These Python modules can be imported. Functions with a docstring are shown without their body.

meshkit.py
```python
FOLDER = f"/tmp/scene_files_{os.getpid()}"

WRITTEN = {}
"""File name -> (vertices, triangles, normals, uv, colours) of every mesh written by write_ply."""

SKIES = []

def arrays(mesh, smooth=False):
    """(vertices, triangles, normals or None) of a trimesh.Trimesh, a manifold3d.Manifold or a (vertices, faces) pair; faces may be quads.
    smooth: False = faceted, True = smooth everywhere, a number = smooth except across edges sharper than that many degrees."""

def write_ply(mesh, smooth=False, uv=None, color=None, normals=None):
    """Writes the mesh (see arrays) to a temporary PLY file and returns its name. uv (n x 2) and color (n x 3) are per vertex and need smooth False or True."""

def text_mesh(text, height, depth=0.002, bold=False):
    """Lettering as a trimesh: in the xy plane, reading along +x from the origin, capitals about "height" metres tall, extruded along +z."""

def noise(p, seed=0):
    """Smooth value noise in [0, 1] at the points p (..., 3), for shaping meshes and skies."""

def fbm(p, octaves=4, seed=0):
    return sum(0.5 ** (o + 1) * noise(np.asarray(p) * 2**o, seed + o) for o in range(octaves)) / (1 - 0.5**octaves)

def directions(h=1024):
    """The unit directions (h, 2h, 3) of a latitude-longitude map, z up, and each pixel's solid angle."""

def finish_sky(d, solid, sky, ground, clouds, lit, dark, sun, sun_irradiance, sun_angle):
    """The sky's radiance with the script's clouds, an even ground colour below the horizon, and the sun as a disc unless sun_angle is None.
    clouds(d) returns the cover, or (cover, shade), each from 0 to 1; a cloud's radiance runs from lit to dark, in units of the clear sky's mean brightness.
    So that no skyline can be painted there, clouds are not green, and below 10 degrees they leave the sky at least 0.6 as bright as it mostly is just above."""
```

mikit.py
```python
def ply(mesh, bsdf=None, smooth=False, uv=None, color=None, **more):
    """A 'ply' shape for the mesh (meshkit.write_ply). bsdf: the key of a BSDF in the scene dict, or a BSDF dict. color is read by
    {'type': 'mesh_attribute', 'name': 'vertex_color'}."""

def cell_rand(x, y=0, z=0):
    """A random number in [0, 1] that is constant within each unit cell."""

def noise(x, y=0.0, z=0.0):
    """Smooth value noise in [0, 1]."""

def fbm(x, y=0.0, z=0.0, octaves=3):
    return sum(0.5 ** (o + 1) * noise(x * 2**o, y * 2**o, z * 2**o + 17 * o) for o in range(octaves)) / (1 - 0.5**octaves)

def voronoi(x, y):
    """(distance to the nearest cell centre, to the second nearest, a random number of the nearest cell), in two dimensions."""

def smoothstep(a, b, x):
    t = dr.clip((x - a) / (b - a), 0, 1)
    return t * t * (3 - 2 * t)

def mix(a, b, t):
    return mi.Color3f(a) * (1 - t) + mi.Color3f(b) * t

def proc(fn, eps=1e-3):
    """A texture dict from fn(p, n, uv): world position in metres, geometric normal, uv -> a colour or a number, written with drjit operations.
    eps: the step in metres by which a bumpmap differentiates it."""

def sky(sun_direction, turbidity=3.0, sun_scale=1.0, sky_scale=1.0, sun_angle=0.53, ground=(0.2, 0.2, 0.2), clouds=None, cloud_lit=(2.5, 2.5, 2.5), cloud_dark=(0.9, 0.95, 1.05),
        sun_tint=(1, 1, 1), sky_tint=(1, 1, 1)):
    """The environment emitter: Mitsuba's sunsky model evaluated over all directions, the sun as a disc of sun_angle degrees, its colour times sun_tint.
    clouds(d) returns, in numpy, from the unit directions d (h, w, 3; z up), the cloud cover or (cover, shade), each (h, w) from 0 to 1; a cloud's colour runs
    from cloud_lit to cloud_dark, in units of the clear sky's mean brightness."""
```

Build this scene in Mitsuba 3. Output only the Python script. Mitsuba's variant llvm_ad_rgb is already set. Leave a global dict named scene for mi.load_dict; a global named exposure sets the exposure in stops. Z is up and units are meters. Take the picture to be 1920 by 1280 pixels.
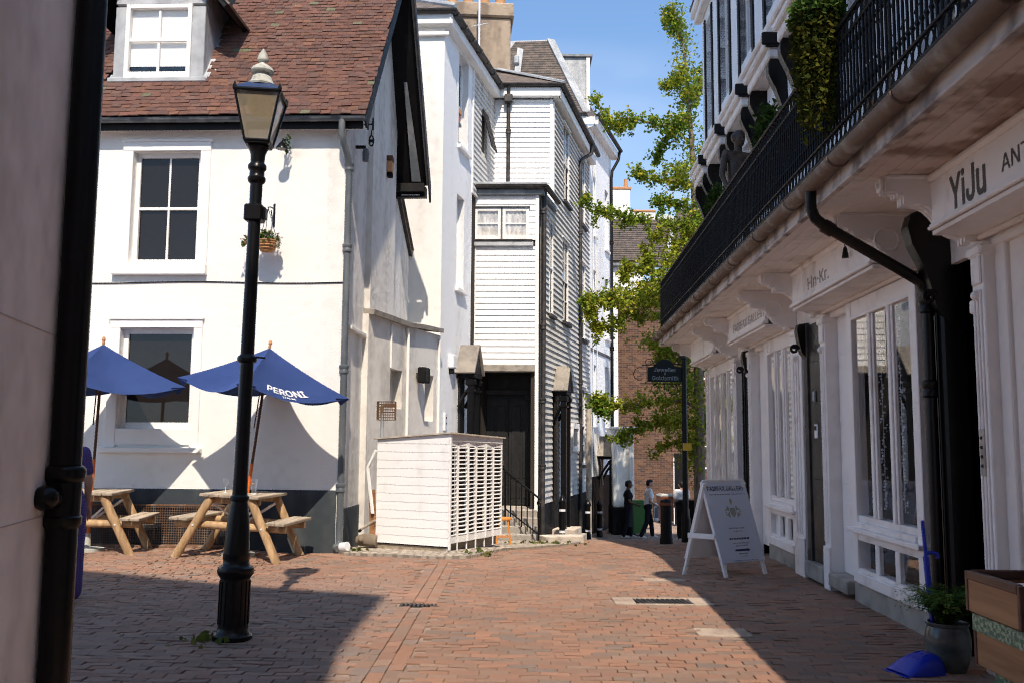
import math, random
import numpy as np, trimesh, drjit as dr, mitsuba as mi
import mikit, meshkit
import manifold3d as m3
from shapely.geometry import Polygon, box as sbox
from shapely.ops import unary_union
from mikit import proc, noise, fbm, voronoi, cell_rand, smoothstep, mix, ply
T = mi.ScalarTransform4f
rng = np.random.default_rng(11)
random.seed(11)
scene, labels = {'type': 'scene'}, {}

# ------------------------------------------------------------------ camera, sky, exposure
PITCH, ROLL, EYE = math.atan(191.5 / 1760), 0.007, np.array([0, 0, 1.55])
_f = np.array([0, math.cos(PITCH), math.sin(PITCH)])
_u = np.array([0, -math.sin(PITCH), math.cos(PITCH)])
_up = math.cos(ROLL) * _u - math.sin(ROLL) * np.array([1.0, 0, 0])
scene['camera'] = {'type': 'perspective', 'fov': 2 * math.degrees(math.atan(960 / 1760)), 'fov_axis': 'x', 'near_clip': 0.05, 'far_clip': 500.0,
                   'to_world': T().look_at(origin=EYE.tolist(), target=(EYE + _f).tolist(), up=_up.tolist())}
SUN = (0.092, -0.9, 1.0)
def thin_cloud(d):
    n = meshkit.fbm(np.stack([d[..., 0] * 3, d[..., 1] * 3, d[..., 2] * 9], -1), 4, 5)
    return np.clip((n - 0.45) * 0.6, 0, 0.14)
scene['sky'] = mikit.sky(SUN, turbidity=3.0, sun_tint=(.96, 1.0, 1.10), sky_scale=1.5, clouds=thin_cloud, sky_tint=(1.05, 1.10, 1.12), ground=(0.22, 0.17, 0.14))
exposure = 1.88

# ------------------------------------------------------------------ materials
def dif(name, col, rough=0.75, spec=0.35, bump=None, scale=0.004, eps=2e-3, **kw):
    b = {'type': 'principled', 'base_color': {'type': 'rgb', 'value': list(col)} if isinstance(col, (tuple, list)) else col, 'roughness': rough, 'specular': spec, **kw}
    if bump is not None:
        b = {'type': 'bumpmap', 'arbitrary': proc(bump, eps), 'scale': scale, 'bsdf': b}
    scene[name] = {'type': 'twosided', 'bsdf': b}
    return name
V = mi.Color3f
def stained(a, b, freq=0.7, lo=0.45, hi=0.75, streak=True):
    def fn(p, n, uv):
        s = fbm(p.x * freq * 3, p.y * freq * 3, p.z * freq * (0.5 if streak else 3), 4)
        f2 = fbm(p.x * 9 + 3, p.y * 9, p.z * 7, 3)
        return mix(a, b, smoothstep(lo, hi, 0.7 * s + 0.3 * f2))
    return proc(fn)
def rough_bump(freq, octs=3):
    return lambda p, n, uv: fbm(p.x * freq, p.y * freq, p.z * freq, octs)
dif('render_white', stained((.80, .79, .76), (.62, .60, .56), .5, .5, .85), .85, .2, rough_bump(18), .006)
dif('render_grey', stained((.72, .70, .66), (.50, .48, .44), .8, .42, .75), .9, .2, rough_bump(14), .008)
dif('render_blue', stained((.76, .78, .80), (.62, .63, .64), .5, .5, .8), .85, .2, rough_bump(16), .006)
dif('paint_white', stained((.82, .81, .79), (.70, .68, .65), 1.2, .55, .85), .5, .4)
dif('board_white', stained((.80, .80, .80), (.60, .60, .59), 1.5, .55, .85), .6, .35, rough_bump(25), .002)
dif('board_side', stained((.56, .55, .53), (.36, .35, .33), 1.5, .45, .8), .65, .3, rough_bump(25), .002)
dif('arcade_white', stained((.80, .77, .75), (.56, .51, .48), .9, .5, .8), .45, .45, rough_bump(20), .0015)
dif('arcade_cream', stained((.74, .69, .65), (.54, .48, .44), .9, .45, .8), .5, .4)
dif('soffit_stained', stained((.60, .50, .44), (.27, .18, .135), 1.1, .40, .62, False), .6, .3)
dif('fascia_grey', stained((.60, .55, .52), (.20, .17, .16), 1.3, .42, .66), .6, .3)
dif('foreground_render', stained((.82, .73, .68), (.60, .52, .48), .9, .40, .75), .85, .2, rough_bump(30, 4), .004, 1e-3)
dif('plinth_dark', stained((.035, .045, .055), (.07, .08, .085), 1.2, .4, .8), .7, .3, rough_bump(20), .004)
dif('black_gloss', stained((.004, .004, .0045), (.010, .0095, .009), 2.5, .5, .8), .30, .28, rough_bump(40), .0012)
dif('black_paint', stained((.006, .006, .007), (.016, .016, .016), 2, .5, .8), .55, .22)
dif('door_black', stained((.013, .0135, .014), (.028, .028, .028), 2, .45, .8), .42, .4)
dif('soot_black', (.008, .008, .008), .8, .1)
dif('lead', stained((.30, .32, .34), (.46, .48, .50), 1.2, .35, .7), .55, .4, rough_bump(12), .004)
dif('lead_dark', stained((.16, .18, .20), (.30, .32, .34), 1.4, .4, .75), .55, .4, rough_bump(12), .004)
dif('pipe_grey', stained((.085, .10, .115), (.16, .17, .18), 2.5, .4, .75), .45, .4)
dif('gutter_rust', stained((.15, .105, .08), (.33, .31, .27), 1.8, .45, .75, False), .6, .35, rough_bump(30), .002)
dif('old_iron', stained((.025, .024, .025), (.07, .06, .055), 2.4, .4, .75, False), .55, .4)
dif('slate', stained((.085, .075, .068), (.16, .125, .105), 2.2, .35, .7, False), .7, .3)
dif('stone_grey', stained((.34, .31, .27), (.22, .20, .18), 1.5, .4, .7, False), .9, .2, rough_bump(30), .006)
dif('stone_worn', stained((.33, .265, .21), (.235, .18, .145), 2.5, .4, .7, False), .9, .2, rough_bump(40), .004)
dif('wall_joint', (.46, .40, .37), .9, .1)
dif('stone_pale', stained((.50, .44, .37), (.33, .29, .24), 2.5, .4, .7, False), .9, .2, rough_bump(40), .004)
dif('concrete_rough', stained((.40, .32, .24), (.22, .17, .13), 1.2, .35, .7), .95, .15, rough_bump(22, 4), .02)
dif('terracotta', (.52, .27, .13), .8, .2)
dif('ground_sand', stained((.25, .19, .155), (.17, .13, .11), 1.5, .4, .7, False), .95, .1, rough_bump(60), .004)
def cobble(p, n, uv):
    a, b, r = voronoi(p.x * 9, p.y * 9)
    return mix((.20, .17, .14), (.40, .35, .29), smoothstep(.05, .3, b - a) * (.6 + .4 * r))
dif('cobble', proc(cobble), .9, .2, lambda p, n, uv: (lambda v: smoothstep(.0, .35, v[1] - v[0]))(voronoi(p.x * 9, p.y * 9)), .02)
def grain(c1, c2, axis, f=22):
    def fn(p, n, uv):
        q = [p.x * f, p.y * f, p.z * f]
        q[axis] = q[axis] * .06
        return mix(c1, c2, smoothstep(.25, .8, fbm(q[0], q[1], q[2], 4)))
    return proc(fn)
dif('log_pine', grain((.52, .35, .19), (.30, .19, .10), 2), .6, .3)
dif('weathered_plank', grain((.38, .32, .25), (.24, .20, .15), 1), .8, .2)
dif('stool_orange', (.62, .24, .05), .5, .3)
dif('crate_ply', grain((.36, .19, .09), (.24, .11, .05), 1, 18), .5, .35)
dif('crate_dark', grain((.09, .035, .022), (.045, .018, .012), 1, 20), .4, .4)
def green_band(p, n, uv):
    c = cell_rand(dr.floor(p.x * 45), dr.floor(p.y * 45), dr.floor(p.z * 45))
    return mix((.10, .16, .10), (.34, .40, .26), smoothstep(.35, .8, .5 * c + .5 * noise(p.x * 60, p.y * 60, p.z * 60)))
dif('patterned_band', proc(green_band), .6, .3)
def canvas(p, n, uv):
    w = noise(p.x * 3, p.y * 3, p.z * 3)
    return mix((.026, .052, .165), (.036, .066, .20), w)
dif('canvas_blue', proc(canvas), .85, .15, rough_bump(7), .02)
dif('print_white', (.85, .85, .85), .6, .2)
dif('sign_board', (.56, .60, .70), .45, .4)
dif('sign_ink', (.03, .035, .08), .6, .2)
dif('sign_ink_soft', (.20, .20, .24), .6, .2)
dif('crest_ink', (.30, .31, .28), .6, .2)
dif('crest_gold', (.38, .36, .22), .6, .2)
dif('letter_grey', (.10, .095, .09), .6, .2)
dif('letter_faint', (.30, .27, .26), .6, .2)
dif('sign_dark', (.014, .019, .021), .6, .12)
dif('sign_text_grey', (.22, .26, .28), .5, .3)
dif('brass_yellow', (.55, .33, .03), .5, .4)
def glass_dark(name, col, rough=.03):
    scene[name] = {'type': 'twosided', 'bsdf': {'type': 'principled', 'base_color': {'type': 'rgb', 'value': list(col)}, 'roughness': rough, 'specular': .42}}
glass_dark('pane_dark', (.014, .011, .009))
glass_dark('pane_blue', (.03, .04, .05))
scene['pane_clear'] = {'type': 'thindielectric'}
scene['lamp_glass'] = {'type': 'blendbsdf', 'weight': .30, 'a': {'type': 'thindielectric'},
                       'b': {'type': 'twosided', 'bsdf': {'type': 'principled', 'base_color': {'type': 'rgb', 'value': [.55, .48, .34]}, 'roughness': .4}}}
dif('blind_white', (.80, .80, .77), .8, .1)
dif('net_curtain', stained((.70, .69, .66), (.42, .41, .40), 4, .35, .65), .9, .1)
dif('room_dark', (.05, .045, .04), .9, .1)
dif('room_grey', (.20, .20, .21), .9, .1)
dif('cloth_blue', (.16, .20, .25), .9, .1)
dif('dome_blue', stained((.020, .040, .105), (.04, .06, .12), 3), .4, .45)
dif('cap_white', stained((.46, .47, .43), (.26, .27, .24), 4, .45, .75), .6, .3)
dif('plastic_blue', (.006, .022, .36), .35, .4)
dif('plastic_green', (.045, .14, .03), .45, .4)
dif('bin_brown', (.16, .045, .02), .5, .35)
dif('orange_pole', (.62, .14, .02), .5, .3)
dif('dark_pole', (.10, .045, .025), .5, .3)
dif('rust_cage', stained((.14, .075, .045), (.26, .20, .15), 4), .8, .2)
dif('white_metal', (.72, .74, .78), .35, .5)
dif('bronze', stained((.035, .022, .016), (.09, .055, .035), 5, .4, .75, False), .45, .45, rough_bump(60), .003)
dif('pot_glaze', stained((.10, .11, .10), (.03, .05, .055), 3, .4, .7, False), .18, .5)
dif('basket', (.40, .20, .08), .8, .2)
dif('skin_dark', (.14, .075, .05), .5, .3)
dif('skin_light', (.48, .28, .20), .5, .3)
dif('hair_black', (.012, .011, .010), .5, .3)
dif('shirt_black', (.018, .019, .022), .9, .1)
dif('shirt_white', (.76, .76, .78), .9, .1)
dif('trousers_black', (.016, .017, .024), .9, .1)
dif('apron_grey', (.05, .055, .06), .9, .1)
def purple_knit(p, n, uv):
    d = dr.sin(p.x * 240) * dr.sin(p.z * 240)
    return mix((.075, .055, .20), (.17, .135, .34), smoothstep(.0, .7, d))
dif('purple_knit', proc(purple_knit), .9, .1)
dif('shoe_white', (.60, .56, .52), .7, .2)
dif('wire_black', (.02, .02, .02), .6, .3)
dif('cable_white', (.74, .72, .68), .6, .3)
dif('bark', stained((.22, .18, .14), (.11, .085, .065), 6), .9, .1)
scene['vcol'] = {'type': 'twosided', 'bsdf': {'type': 'bumpmap', 'arbitrary': proc(rough_bump(70), 1e-3), 'scale': .004,
                 'bsdf': {'type': 'principled', 'base_color': {'type': 'mesh_attribute', 'name': 'vertex_color'}, 'roughness': .82, 'specular': .25}}}
scene['leaf'] = {'type': 'principledthin', 'base_color': {'type': 'mesh_attribute', 'name': 'vertex_color'}, 'roughness': .55, 'diff_trans': .65, 'spec_trans': 0.0, 'eta': 1.4}
def far_brick(p, n, uv):
    w = dr.select(dr.abs(n.x) > .6, p.y, p.x)
    row = dr.floor(p.z / .075)
    u = w / .225 + .5 * (row - 2 * dr.floor(row / 2))
    fu, fv = u - dr.floor(u), p.z / .075 - row
    m = smoothstep(.0, .05, fu) * smoothstep(1., .95, fu) * smoothstep(.0, .12, fv) * smoothstep(1., .88, fv)
    r = cell_rand(dr.floor(u), row, 3)
    c = mix((.085, .042, .030), (.165, .092, .060), r)
    c = mix(c, (.07, .045, .04), smoothstep(.80, .86, cell_rand(dr.floor(u), row, 8)))
    big = fbm(p.x * .7, p.y * .7, p.z * .7, 3)
    return mix((.20, .155, .12), c * (.75 + .5 * big), m)
dif('far_brick', proc(far_brick), .9, .15)

# ------------------------------------------------------------------ mesh helpers (a mesh is a pair V, F)
_s = np.array([[a, b, c] for a in (-1, 1) for b in (-1, 1) for c in (-1, 1)], float)
_pts = []
for q in _s:
    for k in range(3):
        o = q * .8
        o[k] = q[k]
        _pts.append(o)
_hull = trimesh.convex.convex_hull(np.array(_pts))
_order = [int(np.argmin(np.abs(np.array(_pts) - v).sum(1))) for v in _hull.vertices]
CF = np.array([[_order[i] for i in f] for f in _hull.faces])
BV = (_s + 1) / 2
_bh = trimesh.convex.convex_hull(BV)
BOXF = np.array([[int(np.argmin(np.abs(BV - _bh.vertices[i]).sum(1))) for i in f] for f in _bh.faces])
def bx(x0, x1, y0, y1, z0, z1, c=0.0):
    lo, hi = np.array([x0, y0, z0], float), np.array([x1, y1, z1], float)
    lo, hi = np.minimum(lo, hi), np.maximum(lo, hi)
    if c <= 0:
        return lo + BV * (hi - lo), BOXF
    ctr, h = (lo + hi) / 2, (hi - lo) / 2
    c = min(c, h.min() * .9)
    pts = []
    for q in _s:
        for k in range(3):
            o = q * (h - c)
            o[k] = q[k] * h[k]
            pts.append(ctr + o)
    return np.array(pts), CF
def cat(ms):
    v, f, n = [], [], 0
    for a, b in ms:
        v.append(a); f.append(np.asarray(b) + n); n += len(a)
    return np.vstack(v), np.vstack(f)
def tm(m):
    return np.array(m.vertices), np.array(m.faces)
def xf(mesh, M):
    v = mesh[0] @ M[:3, :3].T + M[:3, 3]
    return v, (mesh[1] if np.linalg.det(M[:3, :3]) > 0 else mesh[1][:, ::-1])
def mat(R=np.eye(3), t=(0, 0, 0)):
    M = np.eye(4); M[:3, :3] = R; M[:3, 3] = t
    return M
def rot(axis, deg):
    a = np.asarray(axis, float); a /= np.linalg.norm(a)
    return trimesh.transformations.rotation_matrix(math.radians(deg), a)[:3, :3]
def tube(path, r, n=10, closed=False):
    P = np.asarray(path, float); k = len(P)
    r = np.full(k, r, float) if np.isscalar(r) else np.asarray(r, float)
    t = np.gradient(P, axis=0); t /= np.linalg.norm(t, axis=1, keepdims=True) + 1e-12
    up = np.array([0, 0, 1.0]) if abs(t[0][2]) < .9 else np.array([1.0, 0, 0])
    rings, a = [], np.cross(up, t[0])
    ang = np.arange(n) * 2 * math.pi / n
    for i in range(k):
        a = a - t[i] * (a @ t[i]); a /= np.linalg.norm(a) + 1e-12
        b = np.cross(t[i], a)
        rings.append(P[i] + r[i] * (np.cos(ang)[:, None] * a + np.sin(ang)[:, None] * b))
    v = np.vstack(rings + [P[:1], P[-1:]]); f = []
    j = np.arange(n); j2 = (j + 1) % n
    for i in range(k - 1):
        o = i * n
        f.append(np.stack([o + j, o + j2, o + n + j2], 1)); f.append(np.stack([o + j, o + n + j2, o + n + j], 1))
    f.append(np.stack([np.full(n, k * n), j2, j], 1)); o = (k - 1) * n
    f.append(np.stack([np.full(n, k * n + 1), o + j, o + j2], 1))
    return v, np.vstack(f)
def lathe(prof, n=24, c=(0, 0)):
    prof = [(max(r, 1e-4), z) for r, z in prof]
    k = len(prof); ang = np.arange(n) * 2 * math.pi / n
    v = np.vstack([np.stack([c[0] + r * np.cos(ang), c[1] + r * np.sin(ang), np.full(n, z)], 1) for r, z in prof])
    v = np.vstack([v, [[c[0], c[1], prof[0][1]], [c[0], c[1], prof[-1][1]]]])
    j = np.arange(n); j2 = (j + 1) % n; f = []
    for i in range(k - 1):
        o = i * n
        f.append(np.stack([o + j, o + j2, o + n + j2], 1)); f.append(np.stack([o + j, o + n + j2, o + n + j], 1))
    f.append(np.stack([np.full(n, k * n), j2, j], 1)); o = (k - 1) * n
    f.append(np.stack([np.full(n, k * n + 1), o + j, o + j2], 1))
    return v, np.vstack(f)
def ext(poly, t0, t1):
    """polygon in (u, z) -> prism between depths t0 and t1 (depth grows into the wall), local axes (u, depth, z)"""
    out = []
    for g in getattr(poly, 'geoms', [poly]):
        m = trimesh.creation.extrude_polygon(g, t1 - t0, engine='earcut')
        v = np.array(m.vertices)
        out.append((np.stack([v[:, 0], v[:, 2] + t0, v[:, 1]], 1), np.array(m.faces)[:, ::-1]))
    return cat(out)
def txt(s, h, depth=.003, bold=False):
    """lettering in local axes (u, depth, z), standing on z = 0, sticking out of the wall towards -depth"""
    m = meshkit.text_mesh(s, h, depth, bold)
    v = np.array(m.vertices)
    return np.stack([v[:, 0], -v[:, 2], v[:, 1]], 1), np.array(m.faces)
class Fr:
    """a vertical plane: local (u along it, w into it, z up); seen from outside u runs to the right"""
    def __init__(s, ox, oy, ux, uy, z=0.0):
        u = np.array([ux, uy, 0.]); u /= np.linalg.norm(u)
        n = np.array([u[1], -u[0], 0])
        s.u, s.n, s.o = u, n, np.array([ox, oy, z])
        s.M = np.eye(4); s.M[:3, 0], s.M[:3, 1], s.M[:3, 2], s.M[:3, 3] = u, -n, [0, 0, 1], s.o
    def w(s, u, w, z):
        return s.o + s.u * u - s.n * w + np.array([0, 0, z])
    def b(s, *a, **k):
        return xf(bx(*a, **k), s.M)
    def x(s, m):
        return xf(m, s.M)
_used = {}
def key_of(k):
    if k not in _used:
        _used[k] = 0
        return k
    _used[k] += 1
    return f'{k}_{_used[k]:03d}'
def thing(name, label, cat_, group=None):
    k = key_of(name)
    labels[k] = {'label': label, 'category': cat_}
    if group:
        labels[k]['group'] = group
    return k
def put(name, mesh, bsdf, parent=None, smooth=False, color=None, kind=None, label=None, **kw):
    k = key_of((parent + '__' + name) if parent else name)
    if color is not None:
        mesh = (np.asarray(mesh[0]), np.asarray(mesh[1]))
    scene[k] = ply(mesh, bsdf, smooth=smooth, color=color, **kw)
    if kind or label:
        labels[k] = {}
        if kind: labels[k]['kind'] = kind
        if label: labels[k]['label'] = label
    return k
def sit(name, mesh, bsdf, kind='structure', **kw):
    return put(name, mesh, bsdf, kind=kind, **kw)
def wall(F, outer, holes, t, w0=0.0):
    p = Polygon(outer) if not hasattr(outer, 'area') else outer
    if holes:
        p = p.difference(unary_union([sbox(a, c, b, d) for a, b, c, d in holes]))
    return F.x(ext(p, w0, w0 + t))
def vc(mesh, col):
    return np.repeat(np.asarray(col, float)[None], len(mesh[0]), 0)
def g(x, y):
    """height of the ground"""
    z = np.interp(y, [-50, 13.0, 14.5, 24, 29, 33, 90], [0, 0, -.06, -.86, -1.27, -1.35, -1.35])
    z = z + .07 * np.clip((-3.0 - np.asarray(x)) / 1.5, 0, 1) * np.clip((np.asarray(y) - 9) / 3, 0, 1) * np.clip((15 - np.asarray(y)) / 1, 0, 1)
    return z
# ================================================================== the ground and its paving
def sheet(x0, x1, y0, y1, nx, ny, dz):
    X, Y = np.meshgrid(np.linspace(x0, x1, nx), np.linspace(y0, y1, ny))
    v = np.stack([X.ravel(), Y.ravel(), g(X.ravel(), Y.ravel()) + dz], 1)
    i = np.arange(nx * ny).reshape(ny, nx)
    f = np.vstack([np.stack([i[:-1, :-1].ravel(), i[:-1, 1:].ravel(), i[1:, 1:].ravel()], 1), np.stack([i[:-1, :-1].ravel(), i[1:, 1:].ravel(), i[1:, :-1].ravel()], 1)])
    return v, f
X0 = np.concatenate([np.linspace(-120, -8, 12), np.linspace(-7, 7, 57), np.linspace(8, 120, 12)])
Y0 = np.concatenate([np.linspace(-120, -2, 12), np.linspace(0, 42, 169), np.linspace(45, 200, 12)])
gx, gy = np.meshgrid(X0, Y0)
gi = np.arange(gx.size).reshape(gx.shape)
gf = np.vstack([np.stack([gi[:-1, :-1].ravel(), gi[:-1, 1:].ravel(), gi[1:, 1:].ravel()], 1), np.stack([gi[:-1, :-1].ravel(), gi[1:, 1:].ravel(), gi[1:, :-1].ravel()], 1)])
sit('ground', (np.stack([gx.ravel(), gy.ravel(), g(gx.ravel(), gy.ravel()) - .013], 1), gf), 'ground_sand')

def brick_tone(n):
    base = np.array([[.30, .170, .120], [.27, .160, .118], [.245, .165, .125], [.33, .180, .120], [.235, .175, .140], [.19, .160, .140], [.28, .195, .150], [.165, .155, .150]])
    p = np.array([.20, .18, .19, .07, .15, .09, .09, .03])
    return base[rng.choice(len(base), n, p=p / p.sum())] * rng.uniform(.86, 1.12, (n, 1))
GAPS = [(-1.075, -.695, 3, 12.6), (1.02, 2.0, 9.35, 9.82), (1.52, 2.02, 7.85, 8.22), (-1.08, -.68, 9.2, 9.4), (1.5, 2.05, 10.95, 11.2)]
BRL, BRW = .207, .1045
bricks = []
ca, sa = math.cos(-.03), math.sin(-.03)
for j in range(int(3.6 / BRW), int(25.5 / BRW)):
    for i in range(-40, 32):
        u = (i + (.5 if j % 2 else 0) + .12 * math.sin(j * 1.7)) * BRL
        v = j * BRW
        x, y = ca * u - sa * v, sa * u + ca * v
        if abs(x) > .64 * y + 1.4 or x < -7.0 or x > 4.15 + .03 * y or y < 3.6 or y > 25:
            continue
        if x < -2.6 and y > 13.75 or x < -.2 and y > 14.6 or x < .6 and y > 17:
            continue
        if any(a < x < b and c < y < d for a, b, c, d in GAPS):
            continue
        bricks.append((x, y, -.03, BRL, BRW))
for k in range(3):                                   # the channel of bricks laid lengthwise
    for i in range(48):
        y = 3.7 + i * .2075 + .07 * k
        if y < 12.5 and not 9.15 < y < 9.42:
            bricks.append((-1.02 + .118 * k + .004 * (y - 7), y, math.pi / 2 - .02, .205, .116))
bricks = np.array(bricks)
tone = brick_tone(len(bricks))
patch = meshkit.fbm(np.stack([bricks[:, 0] * .8, bricks[:, 1] * .8, bricks[:, 0] * 0], 1), 3, 2)
tone = (.6 * tone + .4 * tone.mean(0)) * [.90, .86, .82] * (.84 + .32 * patch[:, None])
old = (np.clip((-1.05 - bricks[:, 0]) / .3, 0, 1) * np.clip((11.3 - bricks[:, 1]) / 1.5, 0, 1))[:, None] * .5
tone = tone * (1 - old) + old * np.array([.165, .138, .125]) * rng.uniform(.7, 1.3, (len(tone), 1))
def brick_mesh(x, y, a, L, W):
    h, c = .004 * rng.random(), .004
    l, w = L / 2 - .0022 - .0015 * rng.random(), W / 2 - .0018 - .001 * rng.random()
    ring = lambda q, z: [(-l + q, -w + q, z), (l - q, -w + q, z), (l - q, w - q, z), (-l + q, w - q, z)]
    v = np.array(ring(0, -.05) + ring(0, -c) + ring(c, 0), float)
    v[:, 2] += h + (rng.random() - .5) * .02 * v[:, 0] / L + (rng.random() - .5) * .02 * v[:, 1] / W
    f = []
    for r in (0, 4):
        for k in range(4):
            p, q = r + k, r + (k + 1) % 4
            f += [(p, q, q + 4), (p, q + 4, p + 4)]
    f += [(8, 9, 10), (8, 10, 11)]
    a += (rng.random() - .5) * .03
    X = x + v[:, 0] * math.cos(a) - v[:, 1] * math.sin(a)
    Y = y + v[:, 0] * math.sin(a) + v[:, 1] * math.cos(a)
    return np.stack([X, Y, v[:, 2] + g(x, y) + (g(x, y + .1) - g(x, y - .1)) * 5 * (Y - y)], 1), np.array(f)
labels['pavement'] = {'kind': 'structure'}
inview = np.abs(bricks[:, 0]) < .53 * bricks[:, 1]
order = np.argsort(np.where(inview & (bricks[:, 1] > 5.95), bricks[:, 1], 99))
rest, restc = [], []
for n, i in enumerate(order):
    m = brick_mesh(*bricks[i])
    if n < 300:
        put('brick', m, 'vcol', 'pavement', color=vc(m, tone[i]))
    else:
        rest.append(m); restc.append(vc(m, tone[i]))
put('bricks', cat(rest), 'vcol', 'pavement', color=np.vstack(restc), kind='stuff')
# stone bits in the paving
def flag(x0, x1, y0, y1, dz=.006, m='stone_worn', name='paving_slab'):
    b = bx(x0, x1, y0, y1, -.05, dz, .006)
    b[0][:, 2] += g((x0 + x1) / 2, (y0 + y1) / 2)
    sit(name, b, m)
flag(1.55, 1.99, 7.87, 8.2)
flag(1.53, 2.02, 10.97, 11.18)
k = thing('drain_cover', 'iron drain grating in a pale stone surround in the brick paving', 'drain')
put('surround', cat([bx(1.03, 1.24, 9.37, 9.8, -.05, .006, .005), bx(1.80, 1.99, 9.37, 9.8, -.05, .006, .005), bx(1.243, 1.797, 9.37, 9.43, -.05, .005, .003), bx(1.243, 1.797, 9.74, 9.8, -.05, .005, .003)]), 'stone_worn', k)
put('tray', bx(1.243, 1.797, 9.433, 9.737, -.06, -.010), 'soot_black', k)
for i in range(11):
    put('bar', xf(bx(-.014, .014, -.16, .16, -.02, .004, .003), mat(rot((0, 0, 1), 12), (1.27 + .05 * i, 9.585, 0))), 'old_iron', k)
k = thing('gully_grate', 'small slotted iron gully grate in the brick channel', 'drain')
put('tray', bx(-1.07, -.69, 9.21, 9.39, -.06, -.009), 'soot_black', k)
for i in range(9):
    put('bar', bx(-1.06 + .041 * i, -1.036 + .041 * i, 9.22, 9.38, -.02, .003, .003), 'old_iron', k)
ap = Polygon([(-2.5, 13.72), (-2.35, 13.42), (-1.0, 12.85), (-.55, 13.0), (-.2, 14.2), (.35, 15.6), (1.0, 18.0), (1.5, 20.5), (1.7, 23), (.4, 23), (-.9, 21.0), (-1.5, 19.8), (-2.3, 15.4)])
am = trimesh.creation.extrude_polygon(ap, .075, engine='earcut')
for _ in range(4): am = am.subdivide()
av = np.array(am.vertices); av[:, 2] += g(av[:, 0], av[:, 1]) - .035 + .012 * (meshkit.noise(av * 7) - .5)
sit('stone_apron', (av, np.array(am.faces)), 'cobble')

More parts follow.
